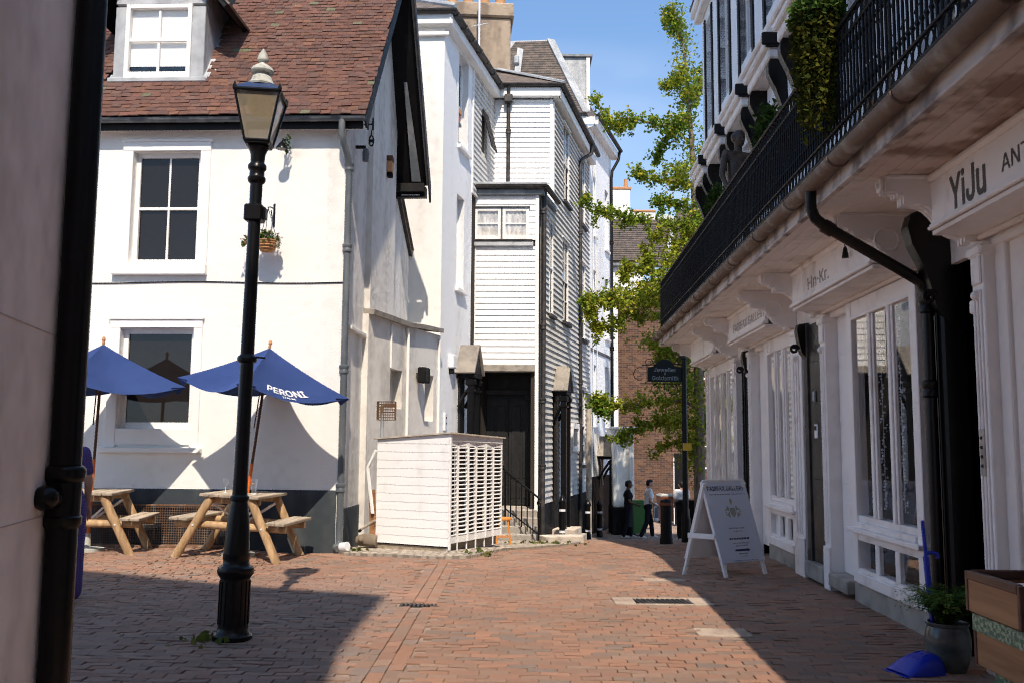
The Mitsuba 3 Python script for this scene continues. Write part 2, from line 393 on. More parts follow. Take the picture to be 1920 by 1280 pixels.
# ================================================================== helpers for buildings
def window(F, parent, u0, u1, z0, z1, inset=.10, cols=2, rows=2, pane='pane_dark', frame='paint_white', fw=.06, bar=.028, sash=True, name='window', part=True):
    """a framed window; its panes are pieces of it"""
    d0, d1 = inset, inset + .07
    ms = [F.b(u0, u0 + fw, d0, d1, z0, z1, .004), F.b(u1 - fw, u1, d0, d1, z0, z1, .004), F.b(u0 + fw, u1 - fw, d0 + .002, d1, z0, z0 + fw * 1.2, .004), F.b(u0 + fw, u1 - fw, d0 + .002, d1, z1 - fw, z1, .004)]
    iu0, iu1, iz0, iz1 = u0 + fw, u1 - fw, z0 + fw * 1.2, z1 - fw
    us = np.linspace(iu0, iu1, cols + 1); zs = np.linspace(iz0, iz1, rows + 1)
    for a in us[1:-1]:
        ms.append(F.b(a - bar / 2, a + bar / 2, d0 + .022, d1 - .012, iz0, iz1))
    for j, b in enumerate(zs[1:-1]):
        mid = sash and rows % 2 == 0 and j == rows // 2 - 1
        h = bar * (1.5 if mid else 1)
        for p, q in zip(us[:-1], us[1:]):
            ms.append(F.b(p + (bar / 2 if p > iu0 else 0), q - (bar / 2 if q < iu1 else 0), d0 + (.006 if mid else .024), d1 - .014, b - h / 2, b + h / 2))
    key = put(name, cat(ms), frame, parent)
    for p, q in zip(us[:-1], us[1:]):
        for b, c in zip(zs[:-1], zs[1:]):
            lo = sash and c <= (iz0 + iz1) / 2 + .01
            m = F.x((np.array([[p, 0, b], [q, 0, b], [q, 0, c], [p, 0, c]]) + [0, d0 + (.052 if lo else .034), 0], np.array([[0, 1, 2], [0, 2, 3]])))
            put('pane', m, pane, key)
    return key
def boards(F, parent, u0, u1, z0, z1, pitch, holes=(), lap=.022, m='board_white', w0=0.0, name='board', clip=None, stuff=False):
    """weatherboards: each row a wedge, thick at its lower edge"""
    n = int(math.ceil((z1 - z0) / pitch)); out = []
    for i in range(n):
        a, b = z0 + i * pitch, min(z0 + (i + 1) * pitch, z1)
        segs = [(u0, u1)]
        for h0, h1, k0, k1 in holes:
            if k0 < (a + b) / 2 < k1:
                segs = [s for p, q in segs for s in ((p, min(q, h0)), (max(p, h1), q)) if s[1] - s[0] > .02]
        for p, q in segs:
            if clip:
                p, q = clip(p, q, (a + b) / 2)
                if q - p < .03: continue
            wob = .003 * rng.random()
            t = lap + wob
            v = np.array([[p, w0 - t, a], [q, w0 - t, a], [q, w0 + .03, a], [p, w0 + .03, a], [p, w0 - .004, b + .012], [q, w0 - .004, b + .012], [q, w0 + .03, b + .012], [p, w0 + .03, b + .012]])
            f = np.array([[0, 1, 5], [0, 5, 4], [1, 2, 6], [1, 6, 5], [3, 0, 4], [3, 4, 7], [0, 3, 2], [0, 2, 1], [2, 3, 7], [2, 7, 6]])
            mesh = F.x((v, f))
            if stuff: out.append(mesh)
            else: put(name, mesh, m, parent)
    if stuff: put(name + 's', cat(out), m, parent, kind='stuff')
def downpipe(parent, pts, r, m, collars=(), n=12, name='downpipe'):
    k = put(name, tube(pts, r, n), m, parent, smooth=40)
    for c in collars:
        c = np.asarray(c, float)
        put('collar', lathe([(r * 1.05, c[2] - .07), (r * 1.4, c[2] - .055), (r * 1.4, c[2] - .02), (r * 1.2, c[2]), (r * 1.45, c[2] + .02), (r * 1.45, c[2] + .055), (r * 1.05, c[2] + .07)], n, c[:2]), m, k, smooth=40)
    return k
def halfround(F, u0, u1, w, z, r, n=8):
    """a half-round gutter along u, open at the top"""
    a = np.linspace(math.pi, 2 * math.pi, n)
    pr = np.vstack([np.stack([np.cos(a) * r, np.sin(a) * r], 1), np.stack([np.cos(a[::-1]) * (r - .012), np.sin(a[::-1]) * (r - .012)], 1)])
    k = len(pr)
    v = np.vstack([np.stack([np.full(k, u), w + pr[:, 0], z + pr[:, 1]], 1) for u in (u0, u1)])
    j = np.arange(k); j2 = (j + 1) % k
    f = np.vstack([np.stack([j, j + k, j2 + k], 1), np.stack([j, j2 + k, j2], 1)])
    return F.x((v, f))
def quad(*p):
    return np.array(p, float), np.array([[0, 1, 2], [0, 2, 3]])
def slab(p, t):
    """a thick quad: p four corners in order, thickened by t along the normal's back"""
    p = np.array(p, float); n = np.cross(p[1] - p[0], p[2] - p[0]); n /= np.linalg.norm(n)
    v = np.vstack([p, p - n * t])
    f = [[0, 1, 2], [0, 2, 3], [4, 6, 5], [4, 7, 6]]
    for i in range(4):
        j = (i + 1) % 4
        f += [[i, i + 4, j + 4], [i, j + 4, j]]
    return v, np.array(f)

# ================================================================== the white pub on the left
PF = Fr(-2.53, 13.75, 1, -.045)
GF = Fr(-2.53, 13.75, .045, 1)
pub = thing('pub_building', 'white rendered pub with steep red tiled roof and dark plinth', 'building')
W2, W1 = (-3.24, -2.20, 4.19, 5.92), (-3.30, -2.19, 1.74, 3.22)
put('front_wall', wall(PF, [(-8, -.2), (0, -.2), (0, 6.3), (-8, 6.3)], [W2, W1], .24), 'render_white', pub)
put('plinth', PF.b(-8, .004, -.014, .0, -.2, .866, .004), 'plinth_dark', pub)
put('architrave', cat([PF.b(-3.40, -3.24, -.035, .0, 4.175, 5.92, .006), PF.b(-2.20, -2.045, -.035, .0, 4.175, 5.92, .006), PF.b(-3.40, -2.045, -.037, .0, 5.922, 6.06, .006), PF.b(-3.42, -2.03, -.055, .0, 6.062, 6.10, .006)]), 'paint_white', pub)
put('architrave', cat([PF.b(-3.46, -3.30, -.035, .0, 1.462, 3.22, .006), PF.b(-2.19, -2.06, -.035, .0, 1.462, 3.22, .006), PF.b(-3.46, -2.06, -.037, .0, 3.222, 3.34, .006), PF.b(-3.48, -2.04, -.06, .0, 3.342, 3.38, .006), PF.b(-3.30, -2.19, -.03, .24, 1.50, 1.735, .004)]), 'paint_white', pub)
put('sill', PF.b(-3.47, -2.035, -.10, .0, 4.015, 4.172, .008), 'paint_white', pub)
put('sill', PF.b(-3.54, -2.0, -.10, .0, 1.385, 1.46, .006), 'paint_white', pub)
window(PF, pub, *W2, inset=.10, cols=2, rows=2, fw=.07)
window(PF, pub, -3.30, -2.19, 1.74, 3.22, inset=.10, cols=1, rows=1, fw=.075, sash=False)
put('room', cat([PF.b(-4.5, -1.4, 2.6, 2.65, 1.2, 6.2), PF.b(-4.5, -1.4, .25, 2.6, 3.5, 3.9)]), 'room_dark', pub)
put('cable', tube([PF.w(u, -.012, 3.905 + .012 * math.sin(u * 2.1)) for u in np.linspace(-6, .02, 24)], .009, 6), 'wire_black', pub)
for u in (-6.2, -4.6, -1.2):
    pass
# gutter, fascia and swan-necked downpipe
put('fascia', PF.b(-8, .30, -.20, -.17, 6.19, 6.31, .004), 'black_paint', pub)
put('soffit', PF.b(-8, .30, -.168, .0, 6.24, 6.27), 'paint_white', pub)
put('gutter', halfround(PF, -8, .36, -.27, 6.345, .065), 'pipe_grey', pub, smooth=40)
dp = [PF.w(.0, -.27, 6.30), PF.w(.0, -.27, 6.10), PF.w(.03, -.22, 5.95), PF.w(.06, -.10, 5.80), PF.w(.065, -.02, 5.66), PF.w(.065, .0, 5.5), PF.w(.065, .0, 1.0), PF.w(.06, -.005, .16), PF.w(.07, -.05, .09), PF.w(.09, -.16, .05)]
downpipe(pub, dp, .05, 'pipe_grey', [PF.w(.065, 0, 5.66), PF.w(.065, 0, 4.42), PF.w(.065, 0, 2.62), PF.w(.062, 0, .9)])
# gable wall on the right, a chimney breast standing a little proud of it
put('gable_wall', wall(GF, [(0, -.2), (6.3, -.6), (6.3, 5.62), (4.75, 6.42), (4.45, 6.55), (2.6, 10.1), (0, 6.25)], [], .25), 'render_grey', pub)
put('chimney_breast', cat([wall(GF, [(1.66, -.3), (3.93, -.4), (3.93, 7.6), (2.6, 10.0), (1.66, 8.55)], [], .10, -.10)]), 'render_grey', pub)
put('corner_pilaster', wall(GF, [(.0, -.2), (.42, -.2), (.42, 6.6), (.0, 6.2)], [], .02, -.02), 'render_grey', pub)
put('plinth', GF.b(.42, 1.655, -.015, .0, -.3, .57, .004), 'plinth_dark', pub)
put('ledge', GF.b(.45, 1.62, -.07, .0, 3.26, 3.33, .01), 'render_grey', pub)
# the roof: two thick slopes; tiles laid one by one on the near one
SL = 1.49; cs, sn = 1 / math.hypot(1, SL), SL / math.hypot(1, SL)
def RP(u, s, lift=0.0):
    """a point on the near slope, s metres up from the eaves"""
    return PF.w(u, -.33 + s * cs - lift * sn, 6.345 + s * sn + lift * cs)
edge = lambda s: .375 + .068 * s * cs
TOP = 4.72
roof = put('roof', cat([slab([RP(-8, 0), RP(edge(0) - .02, 0), RP(edge(TOP) - .02, TOP), RP(-8, TOP)], .10)]), 'black_paint', pub)
ridge_r, ridge_l = RP(edge(TOP), TOP), RP(-8, TOP)
far_r = np.array([-1.66, 18.2, 6.62]); far_l = far_r + (ridge_l - ridge_r)
put('far_slope', slab([far_l + [0, 0, 0], ridge_l, ridge_r - [.02, 0, 0], far_r - [.02, 0, 0]][::-1], .12), 'black_paint', pub)
put('bargeboard', cat([slab([RP(edge(0) - .015, -.02, -.02), RP(edge(0) - .015, -.02, -.22), RP(edge(TOP) - .015, TOP, -.22), RP(edge(TOP) - .015, TOP, -.02)], .03)]), 'black_paint', pub)
dn = np.array([0, 0, -.30])
put('bargeboard', slab([ridge_r + [.0, 0, -.03], ridge_r + dn, far_r + dn * 1.15, far_r + [.0, 0, -.03]][::-1], .035), 'old_iron', pub)
ss0, ss1 = ridge_r + (far_r - ridge_r) * .5 + np.array([-.28, -.02, -.135]), ridge_r + (far_r - ridge_r) * .95 + np.array([-.24, -.02, -.135])
put('soffit_strip', slab([ss0 - [.03, 0, 0], ss1 - [.09, 0, 0], ss1 + [.09, 0, 0], ss0 + [.03, 0, 0]], .01), 'lead_dark', pub)
put('soffit_bracket', cat([GF.b(4.35, 4.5, -.62, .0, 6.36, 6.56), GF.b(4.2, 4.32, -.60, -.02, 6.44, 6.60)]), 'black_paint', pub)
put('soffit_light', GF.b(4.33, 4.345, -.50, -.14, 6.39, 6.41), 'white_metal', pub)
vt, vm = [], []
for i in range(36):
    t0, t1 = i / 36, (i + .72) / 36
    a, b = ridge_r + (far_r - ridge_r) * t0, ridge_r + (far_r - ridge_r) * t1
    c = ridge_r + (far_r - ridge_r) * (i + 1) / 36
    up, o = np.array([0, .03, .03]), np.array([.05, 0, 0])
    vt.append(slab([a - o * 1.0 + up, b - o * 1.0 + up, b + o * .6 + up * .8, a + o * .6 + up * .8][::-1], .05))
put('verge_tiles', cat(vt), 'terracotta' if False else 'gutter_rust', pub, kind='stuff')
up, o = np.array([0, .03, .03]), np.array([.05, 0, 0])
put('verge_mortar', slab([ridge_r - o + up * .6, far_r - o + up * .6, far_r + o * .5 + up * .5, ridge_r + o * .5 + up * .5][::-1], .04), 'cap_white', pub)
DU0, DU1, DW = -3.72, -2.29, .148
def tile_tone():
    b = [(.135, .066, .050), (.115, .058, .047), (.15, .070, .050), (.098, .058, .052), (.125, .076, .062), (.18, .092, .058), (.088, .054, .048)]
    return (.6 * np.array(random.choices(b, [5, 5, 4, 3, 3, 1.2, 2])[0]) + .4 * np.array([.122, .066, .052]) if random.random() > .025 else np.array([.12, .115, .075])) * random.uniform(.86, 1.14)
tiles = []
TW, TG = .152, .091
for j in range(int(TOP / TG)):
    s = j * TG
    for i in range(-56, 4):
        u = (i + (.5 if j % 2 else 0)) * TW + .02 * math.sin(j * 2.3)
        if u > edge(s) + .02: continue
        ur = min(u + TW - .005, edge(s) + rng.normal(0, .006))
        if ur - u < .03: continue
        z = 6.345 + s * sn
        if DU0 - .14 < u + TW / 2 < DU1 + .16 and z > 7.0:     # the dormer stands here
            if u + TW / 2 < DU1 + .05 or z < 8.75: 
                if u > DU0 - .16 and ur < DU1 + .10: continue
        tiles.append((u, ur, s, z))
def tile_mesh(u, ur, s):
    sag = .03 * meshkit.fbm(np.array([u * .8, s * .8, 7.0]), 2, 8); l0 = .026 + .009 * rng.random() + sag; l1 = .016 + sag; dl = .005 * rng.normal(size=2); ds = .006 * rng.normal()
    P = lambda uu, ss, h: RP(uu, ss, h)
    top = [P(u, s + ds - .004, l0 + dl[0]), P(ur, s + ds - .004, l0 + dl[1]), P(ur, s + .16, l1), P(u, s + .16, l1)]
    bot = [P(u, s + ds - .004, l0 + dl[0] - .016), P(ur, s + ds - .004, l0 + dl[1] - .016), P(ur, s + .16, l1 - .014), P(u, s + .16, l1 - .014)]
    v = np.array(top + bot)
    f = np.array([[0, 1, 2], [0, 2, 3], [4, 5, 1], [4, 1, 0], [5, 6, 2], [5, 2, 1], [7, 4, 0], [7, 0, 3], [4, 6, 5], [4, 7, 6]])
    return v, f
rest, restc, n = [], [], 0
for u, ur, s, z in tiles:
    m = tile_mesh(u, ur, s); c = vc(m, tile_tone() * (.92 + .25 * meshkit.fbm(np.array([u * 1.1, s * 1.1, 0]), 3, 3)))
    if u > -3.85 and z < 9.6 and n < 300:
        put('tile', m, 'vcol', roof, color=c); n += 1
    else:
        rest.append(m); restc.append(c)
put('tiles', cat(rest), 'vcol', roof, color=np.vstack(restc), kind='stuff')
put('ridge_tiles', tube([ridge_l + [0, 0, -.05], ridge_r + [0.03, 0, -.05]], .11, 10), 'gutter_rust', pub)
# dormer, clad in lead, white sash with half-drawn blinds
dk = 'dormer'
D0 = DW
put('dormer', cat([PF.b(DU0, -3.545, D0, D0 + .12, 7.10, 8.30, .01), PF.b(-2.50, DU1, D0, D0 + .12, 7.10, 8.30, .01), PF.b(DU0, DU1, D0, D0 + .12, 8.34, 8.62, .01),
                   PF.x((np.array([[DU1 - .03, D0 + .12, 7.13], [DU1 - .03, D0 + 1.25, 8.75], [DU1 - .03, D0 + .12, 8.75], [DU1, D0 + .12, 7.13], [DU1, D0 + 1.25, 8.75], [DU1, D0 + .12, 8.75]]), np.array([[0, 1, 2], [3, 5, 4], [0, 3, 4], [0, 4, 1], [1, 4, 5], [1, 5, 2], [0, 2, 5], [0, 5, 3]]))),
                   PF.x((np.array([[DU0, D0 + .12, 7.13], [DU0, D0 + 1.25, 8.75], [DU0, D0 + .12, 8.75], [DU0 + .03, D0 + .12, 7.13], [DU0 + .03, D0 + 1.25, 8.75], [DU0 + .03, D0 + .12, 8.75]]), np.array([[0, 1, 2], [3, 5, 4], [0, 3, 4], [0, 4, 1], [1, 4, 5], [1, 5, 2], [0, 2, 5], [0, 5, 3]])))]), 'lead', pub)
dk = pub + '__dormer'
put('lead_apron', cat([PF.b(DU0 - .06, DU1 + .06, D0 - .06, D0 + .02, 7.06, 7.135, .012), slab([RP(DU0 - .05, .82, .03), RP(DU1 + .06, .82, .03), RP(DU1 + .06, 1.02, .05), RP(DU0 - .05, 1.02, .05)], .012)]), 'lead', dk)
put('flashing', cat([slab([RP(DU1 - .02, .95, .035), RP(DU1 + .16, .95, .035), RP(DU1 + .09, 2.9, .035), RP(DU1 - .02, 2.9, .035)], .012)]), 'lead', dk)
put('gable_roof', cat([slab([PF.w(DU1 + .42, D0 - .22, 8.22), PF.w(DU1 + .42, D0 + 1.1, 8.22), PF.w(-3.0, D0 + 1.9, 9.5), PF.w(-3.0, D0 - .22, 9.5)], .07), slab([PF.w(-3.0, D0 - .22, 9.5), PF.w(-3.0, D0 + 1.9, 9.5), PF.w(DU0 - .42, D0 + 1.1, 8.22), PF.w(DU0 - .42, D0 - .22, 8.22)], .07)]), 'black_paint', dk)
put('gable_tiles', cat([slab([PF.w(DU1 + .47 - .155 * k, D0 - .25, 8.22 + .162 * k), PF.w(DU1 + .47 - .155 * k, D0 + 1.12 + .09 * k, 8.22 + .162 * k), PF.w(DU1 + .28 - .155 * k, D0 + 1.12 + .09 * k, 8.42 + .162 * k), PF.w(DU1 + .28 - .155 * k, D0 - .25, 8.42 + .162 * k)], .03) for k in range(6)]), 'gutter_rust', dk)
put('gable_front', wall(PF, [(DU0, 8.62), (DU1, 8.62), (-3.0, 9.38)], [], .1, D0 + .01), 'lead_dark', dk)
fr = (-3.545, -2.50, 7.14, 8.335)
fw = .065
put('window_frame', cat([PF.b(fr[0], fr[0] + fw, D0 - .02, D0 + .06, fr[2], fr[3], .004), PF.b(fr[1] - fw, fr[1], D0 - .02, D0 + .06, fr[2], fr[3], .004), PF.b(fr[0] + fw, fr[1] - fw, D0 - .018, D0 + .06, fr[2], fr[2] + .10, .004), PF.b(fr[0] + fw, fr[1] - fw, D0 - .018, D0 + .06, fr[3] - fw, fr[3], .004),
                       PF.b(fr[0] + fw, fr[1] - fw, D0 + .005, D0 + .05, 7.735, 7.785, .003), PF.b(-3.04, -3.005, D0 + .02, D0 + .05, 7.785, fr[3] - fw), PF.b(-3.04, -3.005, D0 + .02, D0 + .05, fr[2] + .1, 7.735)]), 'paint_white', dk)
for a, b in ((-3.48, -3.04), (-3.005, -2.565)):
    for c, d in ((7.24, 7.735), (7.785, 8.27)):
        put('pane', PF.x(quad((a, D0 + .042, c), (b, D0 + .042, c), (b, D0 + .042, d), (a, D0 + .042, d))), 'pane_clear', dk)
put('blind', PF.b(-3.5, -2.55, D0 + .085, D0 + .09, 7.36, 8.3), 'blind_white', dk)
put('dark_room', PF.b(-3.54, -2.51, D0 + .3, D0 + .32, 7.15, 8.32), 'room_grey', dk)
# lean-to verge running down to the next house
put('lean_to_verge', cat([slab([GF.w(4.7, -.07, 6.50), GF.w(6.5, -.07, 5.56), GF.w(6.5, .15, 5.56), GF.w(4.7, .15, 6.50)], .10), GF.b(6.4, 6.55, -.12, .0, 5.40, 5.60)]), 'old_iron', pub)
put('lean_to_tiles', cat([slab([GF.w(4.72 + .15 * k, -.11, 6.525 - .078 * k), GF.w(4.86 + .15 * k, -.11, 6.452 - .078 * k), GF.w(4.86 + .15 * k, .15, 6.472 - .078 * k), GF.w(4.72 + .15 * k, .15, 6.545 - .078 * k)], .018) for k in range(12)]), 'gutter_rust', pub)
# single-storey annex: curved coping, two small windows
AF = Fr(-2.36, 15.32, .195, 1)
annex = thing('annex_building', 'low pale rendered annex with curved coping behind the louvred store', 'building')
A1, A2 = (1.17, 1.86, 2.16, 2.86), (3.34, 3.97, 1.99, 2.92)
put('wall', cat([wall(AF, [(0, -.5), (4.45, -1), (4.45, 3.80), (3.2, 3.76), (0, 3.66)], [A1, A2], .3), xf(bx(-2.56, -2.362, 15.322, 15.6, -.5, 3.66), np.eye(4))]), 'render_grey', annex)
cp = np.array([(0, 3.68), (.8, 3.70), (1.5, 3.71), (2.2, 3.73), (3.0, 3.80), (4.0, 3.86), (4.35, 3.88)])
put('coping', cat([slab([AF.w(a[0], -.10, a[1] + .05), AF.w(b[0], -.10, b[1] + .05), AF.w(b[0], .35, b[1] + .10), AF.w(a[0], .35, a[1] + .10)], .085) for a, b in zip(cp[:-1], cp[1:])]), 'stone_grey', annex)
for a, b, c, d in (A1, A2):
    window(AF, annex, a, b, c, d, inset=.2, cols=1, rows=1, fw=.04, pane='pane_dark', sash=False)
put('pipe', tube([AF.w(1.13, -.02, 3.62), AF.w(1.13, -.02, 2.86)], .018, 8), 'paint_white', annex, smooth=40)
put('pipe', tube([AF.w(2.02, -.03, 3.66), AF.w(2.06, -.04, 3.5), AF.w(2.06, -.04, -.3)], .032, 10), 'paint_white', annex, smooth=40)
put('pipe', tube([AF.w(4.25, -.03, 3.7), AF.w(4.25, -.03, -.3)], .03, 10), 'paint_white', annex, smooth=40)
k = thing('floodlight', 'small black box floodlight between the two annex windows', 'light')
put('housing', AF.b(2.62, 2.95, -.22, -.06, 2.70, 3.0, .02), 'black_paint', k)
put('bracket', AF.b(2.73, 2.84, -.06, .0, 2.80, 2.9), 'old_iron', k)
# things fixed to the pub
k = thing('bat_box', 'orange brown wooden bat box on the pub gable', 'box')
put('body', GF.b(2.86, 3.04, -.20, -.102, 6.44, 6.64, .008), 'terracotta', k); put('roof', GF.b(2.85, 3.05, -.21, -.102, 6.645, 6.74, .01), 'dark_pole', k); put('opening', GF.b(2.88, 3.02, -.195, -.105, 6.36, 6.435), 'soot_black', k)
k = thing('security_camera', 'small grey camera under the pub eaves at the corner', 'camera')
put('body', xf(lathe([(.02, -.16), (.05, -.15), (.055, 0), (.04, .05), (.02, .06)], 12), mat(t=GF.w(.72, -.16, 6.12))), 'pipe_grey', k); put('arm', GF.b(.69, .75, -.16, .0, 6.18, 6.22), 'black_paint', k)
k = thing('iron_sign_bracket', 'small black wrought iron bracket and hook at the roof verge', 'bracket')
put('arm', cat([tube([GF.w(.9, -.02, 6.62), GF.w(.9, -.24, 6.64)], .014, 8), tube([GF.w(.9, -.15, 6.54), GF.w(.9, -.15, 6.76)], .013, 8), tube([GF.w(.9, -.23, 6.54), GF.w(.9, -.23, 6.74)], .016, 8)]), 'black_gloss', k)
put('hook', cat([tube([GF.w(.9, -.21, 6.54), GF.w(.9, -.21, 6.44)], .010, 6), tube([GF.w(.9, -.21 + .035 * math.sin(t), 6.36 + .085 * math.cos(t)) for t in np.linspace(0, 2 * math.pi, 13)], .014, 6), bx(*np.ravel(np.stack([GF.w(.9, -.21, 6.36) - .02, GF.w(.9, -.21, 6.36) + .02], 1)))]), 'black_gloss', k)
gr = thing('cellar_grille', 'rusty wire mesh guard against the dark pub plinth behind the picnic table', 'grille')
gb = [PF.b(-3.6 + .035 * i, -3.594 + .035 * i, -.075, -.069, .07, .62) for i in range(62)] + [PF.b(-3.6, -1.45, -.069, -.063, .07 + .035 * i, .076 + .035 * i) for i in range(16)]
put('wires', cat(gb), 'rust_cage', gr)
put('frame', cat([PF.b(-3.62, -1.43, -.08, -.05, .62, .645, .004), PF.b(-3.62, -1.43, -.25, -.05, .03, .075, .006)]), 'rust_cage', gr)
# ================================================================== the tall white house behind the pub
FB = Fr(-1.54, 20.0, 1, -.045)
BS = Fr(-1.54, 20.0, .2275, 1)
wh = thing('white_house', 'tall plain white rendered house behind the pub gable', 'building')
H1, H2 = (1.18, 2.0, 8.43, 10.68), (1.13, 1.76, 5.07, 7.26)
put('front_wall', wall(FB, [(-1.6, -1), (0, -1), (0, 10.95), (-1.6, 10.95)], [], .25), 'render_white', wh)
put('side_wall', wall(BS, [(.001, -1), (2.43, -1), (2.43, 10.95), (.001, 10.95)], [H1, H2], .25), 'render_blue', wh)
window(BS, wh, H1[0], H1[1], H1[2], H1[3], inset=.16, cols=2, rows=2, fw=.06)
window(BS, wh, H2[0], H2[1], H2[2], H2[3], inset=.16, cols=2, rows=2, fw=.06)
put('sill', cat([BS.b(H1[0] - .08, H1[1] + .08, -.09, .0, 8.34, 8.425, .006)]), 'paint_white', wh)
put('sill', cat([BS.b(H2[0] - .08, H2[1] + .08, -.09, .0, 4.98, 5.065, .006)]), 'paint_white', wh)
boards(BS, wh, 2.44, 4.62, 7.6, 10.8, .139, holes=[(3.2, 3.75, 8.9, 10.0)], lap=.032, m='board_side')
window(BS, wh, 3.2, 3.75, 8.9, 10.0, inset=.02, cols=1, rows=2, fw=.05, sash=False, name='casement')
put('open_sash', slab([BS.w(3.2, -.03, 10.0), BS.w(3.75, -.03, 10.0), BS.w(3.75, -.28, 9.0), BS.w(3.2, -.28, 9.0)], .03), 'black_paint', wh)
put('corner_board', BS.b(2.36, 2.45, -.03, .0, 7.6, 10.75, .004), 'board_white', wh)
put('back_wall', BS.b(2.44, 4.62, .03, .2, -1, 10.9), 'room_dark', wh)
put('cornice', cat([FB.b(-1.6, .10, -.10, .0, 10.52, 10.60, .006), FB.b(-1.6, .19, -.19, .0, 10.74, 10.96, .006)]), 'paint_white', wh)
put('fascia', BS.b(-.185, 4.40, -.19, -.165, 10.74, 10.96, .003), 'paint_white', wh)
put('soffit', BS.b(.0, 4.40, -.165, .0, 10.745, 10.77), 'paint_white', wh)
put('gutter', cat([halfround(BS, -.26, 4.42, -.26, 11.03, .075), halfround(FB, -1.6, .28, -.26, 11.03, .075)]), 'old_iron', wh, smooth=40)
for i in range(7):
    put('gutter_bracket', BS.b(-.05 + .68 * i, .0 + .68 * i, -.345, -.175, 10.945, 11.04), 'old_iron', wh)
put('roof', cat([slab([FB.w(.28, -.27, 11.06), BS.w(4.5, -.27, 11.06), BS.w(4.5, 2.2, 12.6), FB.w(-1.9, 2.2, 12.6)], .06), slab([FB.w(-3.5, -.27, 11.06), FB.w(.28, -.27, 11.06), FB.w(-1.9, 2.2, 12.6), FB.w(-3.5, 2.2, 12.6)], .06)]), 'slate', wh)
put('hip', tube([FB.w(.27, -.26, 11.10), FB.w(-1.9, 2.2, 12.63)], .06, 8), 'lead', wh)
k = thing('junction_box', 'white alarm box on the side wall of the tall white house above the porch hood', 'box')
put('cover', BS.b(.62, .86, -.13, .0, 3.2, 3.5, .02), 'white_metal', k); put('speaker', BS.b(.68, .80, -.10, .0, 3.08, 3.195, .01), 'black_paint', k)
k = thing('meter_box', 'small white vent box low on the white house wall beside the louvred store', 'box')
put('cover', BS.b(.30, .46, -.05, .0, 1.82, 2.2, .01), 'white_metal', k); put('slot', BS.b(.35, .42, -.052, -.01, 2.08, 2.12), 'black_paint', k); put('slot', BS.b(.35, .42, -.052, -.01, 1.96, 2.0), 'black_paint', k)
k = thing('birdhouse', 'small orange bird box in the window recess of the white house', 'box')
put('body', BS.b(1.24, 1.44, .03, .15, 9.0, 9.2, .006), 'orange_pole', k); put('roof', BS.b(1.22, 1.46, .0, .16, 9.205, 9.32, .01), 'terracotta', k); put('base', BS.b(1.24, 1.44, .0, .15, 8.92, 8.995, .006), 'pipe_grey', k)
ch = thing('chimney_stack', 'massive rough rendered chimney stack with orange pots behind the white house', 'chimney')
put('stack', xf(cat([bx(-2.2, 0, 0, 1.1, 8, 13.77, .03)]), mat(rot((0, 0, 1), 4), (-.10, 26.0, 0))), 'concrete_rough', ch)
put('cap', xf(cat([bx(-2.28, .09, -.10, 1.2, 13.77, 14.20, .04)]), mat(rot((0, 0, 1), 4), (-.10, 26.0, 0))), 'concrete_rough', ch)
for i in range(4):
    put('pot', lathe([(.13, 14.2), (.16, 14.27), (.14, 14.72), (.165, 14.77), (.165, 14.84), (.12, 14.84), (.12, 14.62)], 16, (-.42 - .47 * i, 26.5)), 'terracotta', ch, smooth=40)
k = thing('aerial_mast', 'thin grey television aerial mast in front of the chimney stack', 'aerial')
put('mast', tube([(-.98, 25.2, 12.0), (-.98, 25.2, 14.6)], .028, 8), 'white_metal', k, smooth=40)
put('boom', tube([(-1.2, 25.2, 13.15), (-.75, 25.2, 13.25)], .012, 6), 'white_metal', k)
for i in range(5):
    put('element', tube([(-1.15 + .09 * i, 25.05, 13.17 + .02 * i), (-1.15 + .09 * i, 25.4, 13.17 + .02 * i)], .006, 5), 'white_metal', k)
# ================================================================== the weatherboarded house: front, jettied bay, long right side
WU = Fr(1.065, 24.45, 1, -.02)
BF = Fr(.65, 22.8, 1, -.03)
RW = Fr(.65, 22.8, .245, 1)
wb = thing('weatherboard_house', 'white weatherboarded house with jettied bay over a black door', 'building')
boards(WU, wb, -1.95, -.085, 7.9, 10.75, .1395, lap=.03)
put('corner_board', WU.b(-.085, .0, -.035, .03, 7.9, 10.76, .004), 'board_white', wb)
put('core', cat([WU.b(-2.2, -.03, .03, .2, 7.6, 11), RW.b(1.75, 7.9, .03, .2, 7.5, 11.1), RW.b(.05, 7.9, .03, .2, -.9, 7.6)]), 'room_dark', wb)
put('cornice', cat([WU.b(-1.95, .19, -.20, -.172, 10.80, 11.03, .004), WU.b(-1.95, .16, -.17, .0, 10.80, 10.825)]), 'paint_white', wb)
put('gutter', cat([halfround(WU, -2.0, .27, -.27, 11.11, .07)]), 'old_iron', wb, smooth=40)
put('hopper', WU.b(-1.31, -1.09, -.24, -.06, 10.62, 10.84, .02), 'old_iron', wb)
downpipe(wb, [WU.w(-1.2, -.25, 11.05), WU.w(-1.2, -.15, 10.8), WU.w(-1.2, -.07, 10.5), WU.w(-1.2, -.07, 7.95)], .05, 'old_iron', [WU.w(-1.2, -.07, 9.85)])
# roof of the upper block
e0, e1, e2 = np.array([-1.2, 24.27, 11.13]), np.array([1.36, 24.22, 11.13]), np.array([2.88, 30.3, 11.13])
r0 = np.array([-.75, 26.3, 12.35])
put('roof', cat([slab([e0, e1, r0, r0 - [.9, 0, 0]], .05), slab([e1, e2, e2 + [-2.6, .6, 1.5], r0], .05)]), 'slate', wb)
put('hip', cat([slab([e1 + [0, -.05, .02], e1 + [.05, .1, .02], r0 + [.1, .2, .07], r0 + [-.1, -.12, .06]], .03), tube([e1 + [0, 0, .05], r0 + [0, 0, .08]], .035, 8)]), 'lead', wb)
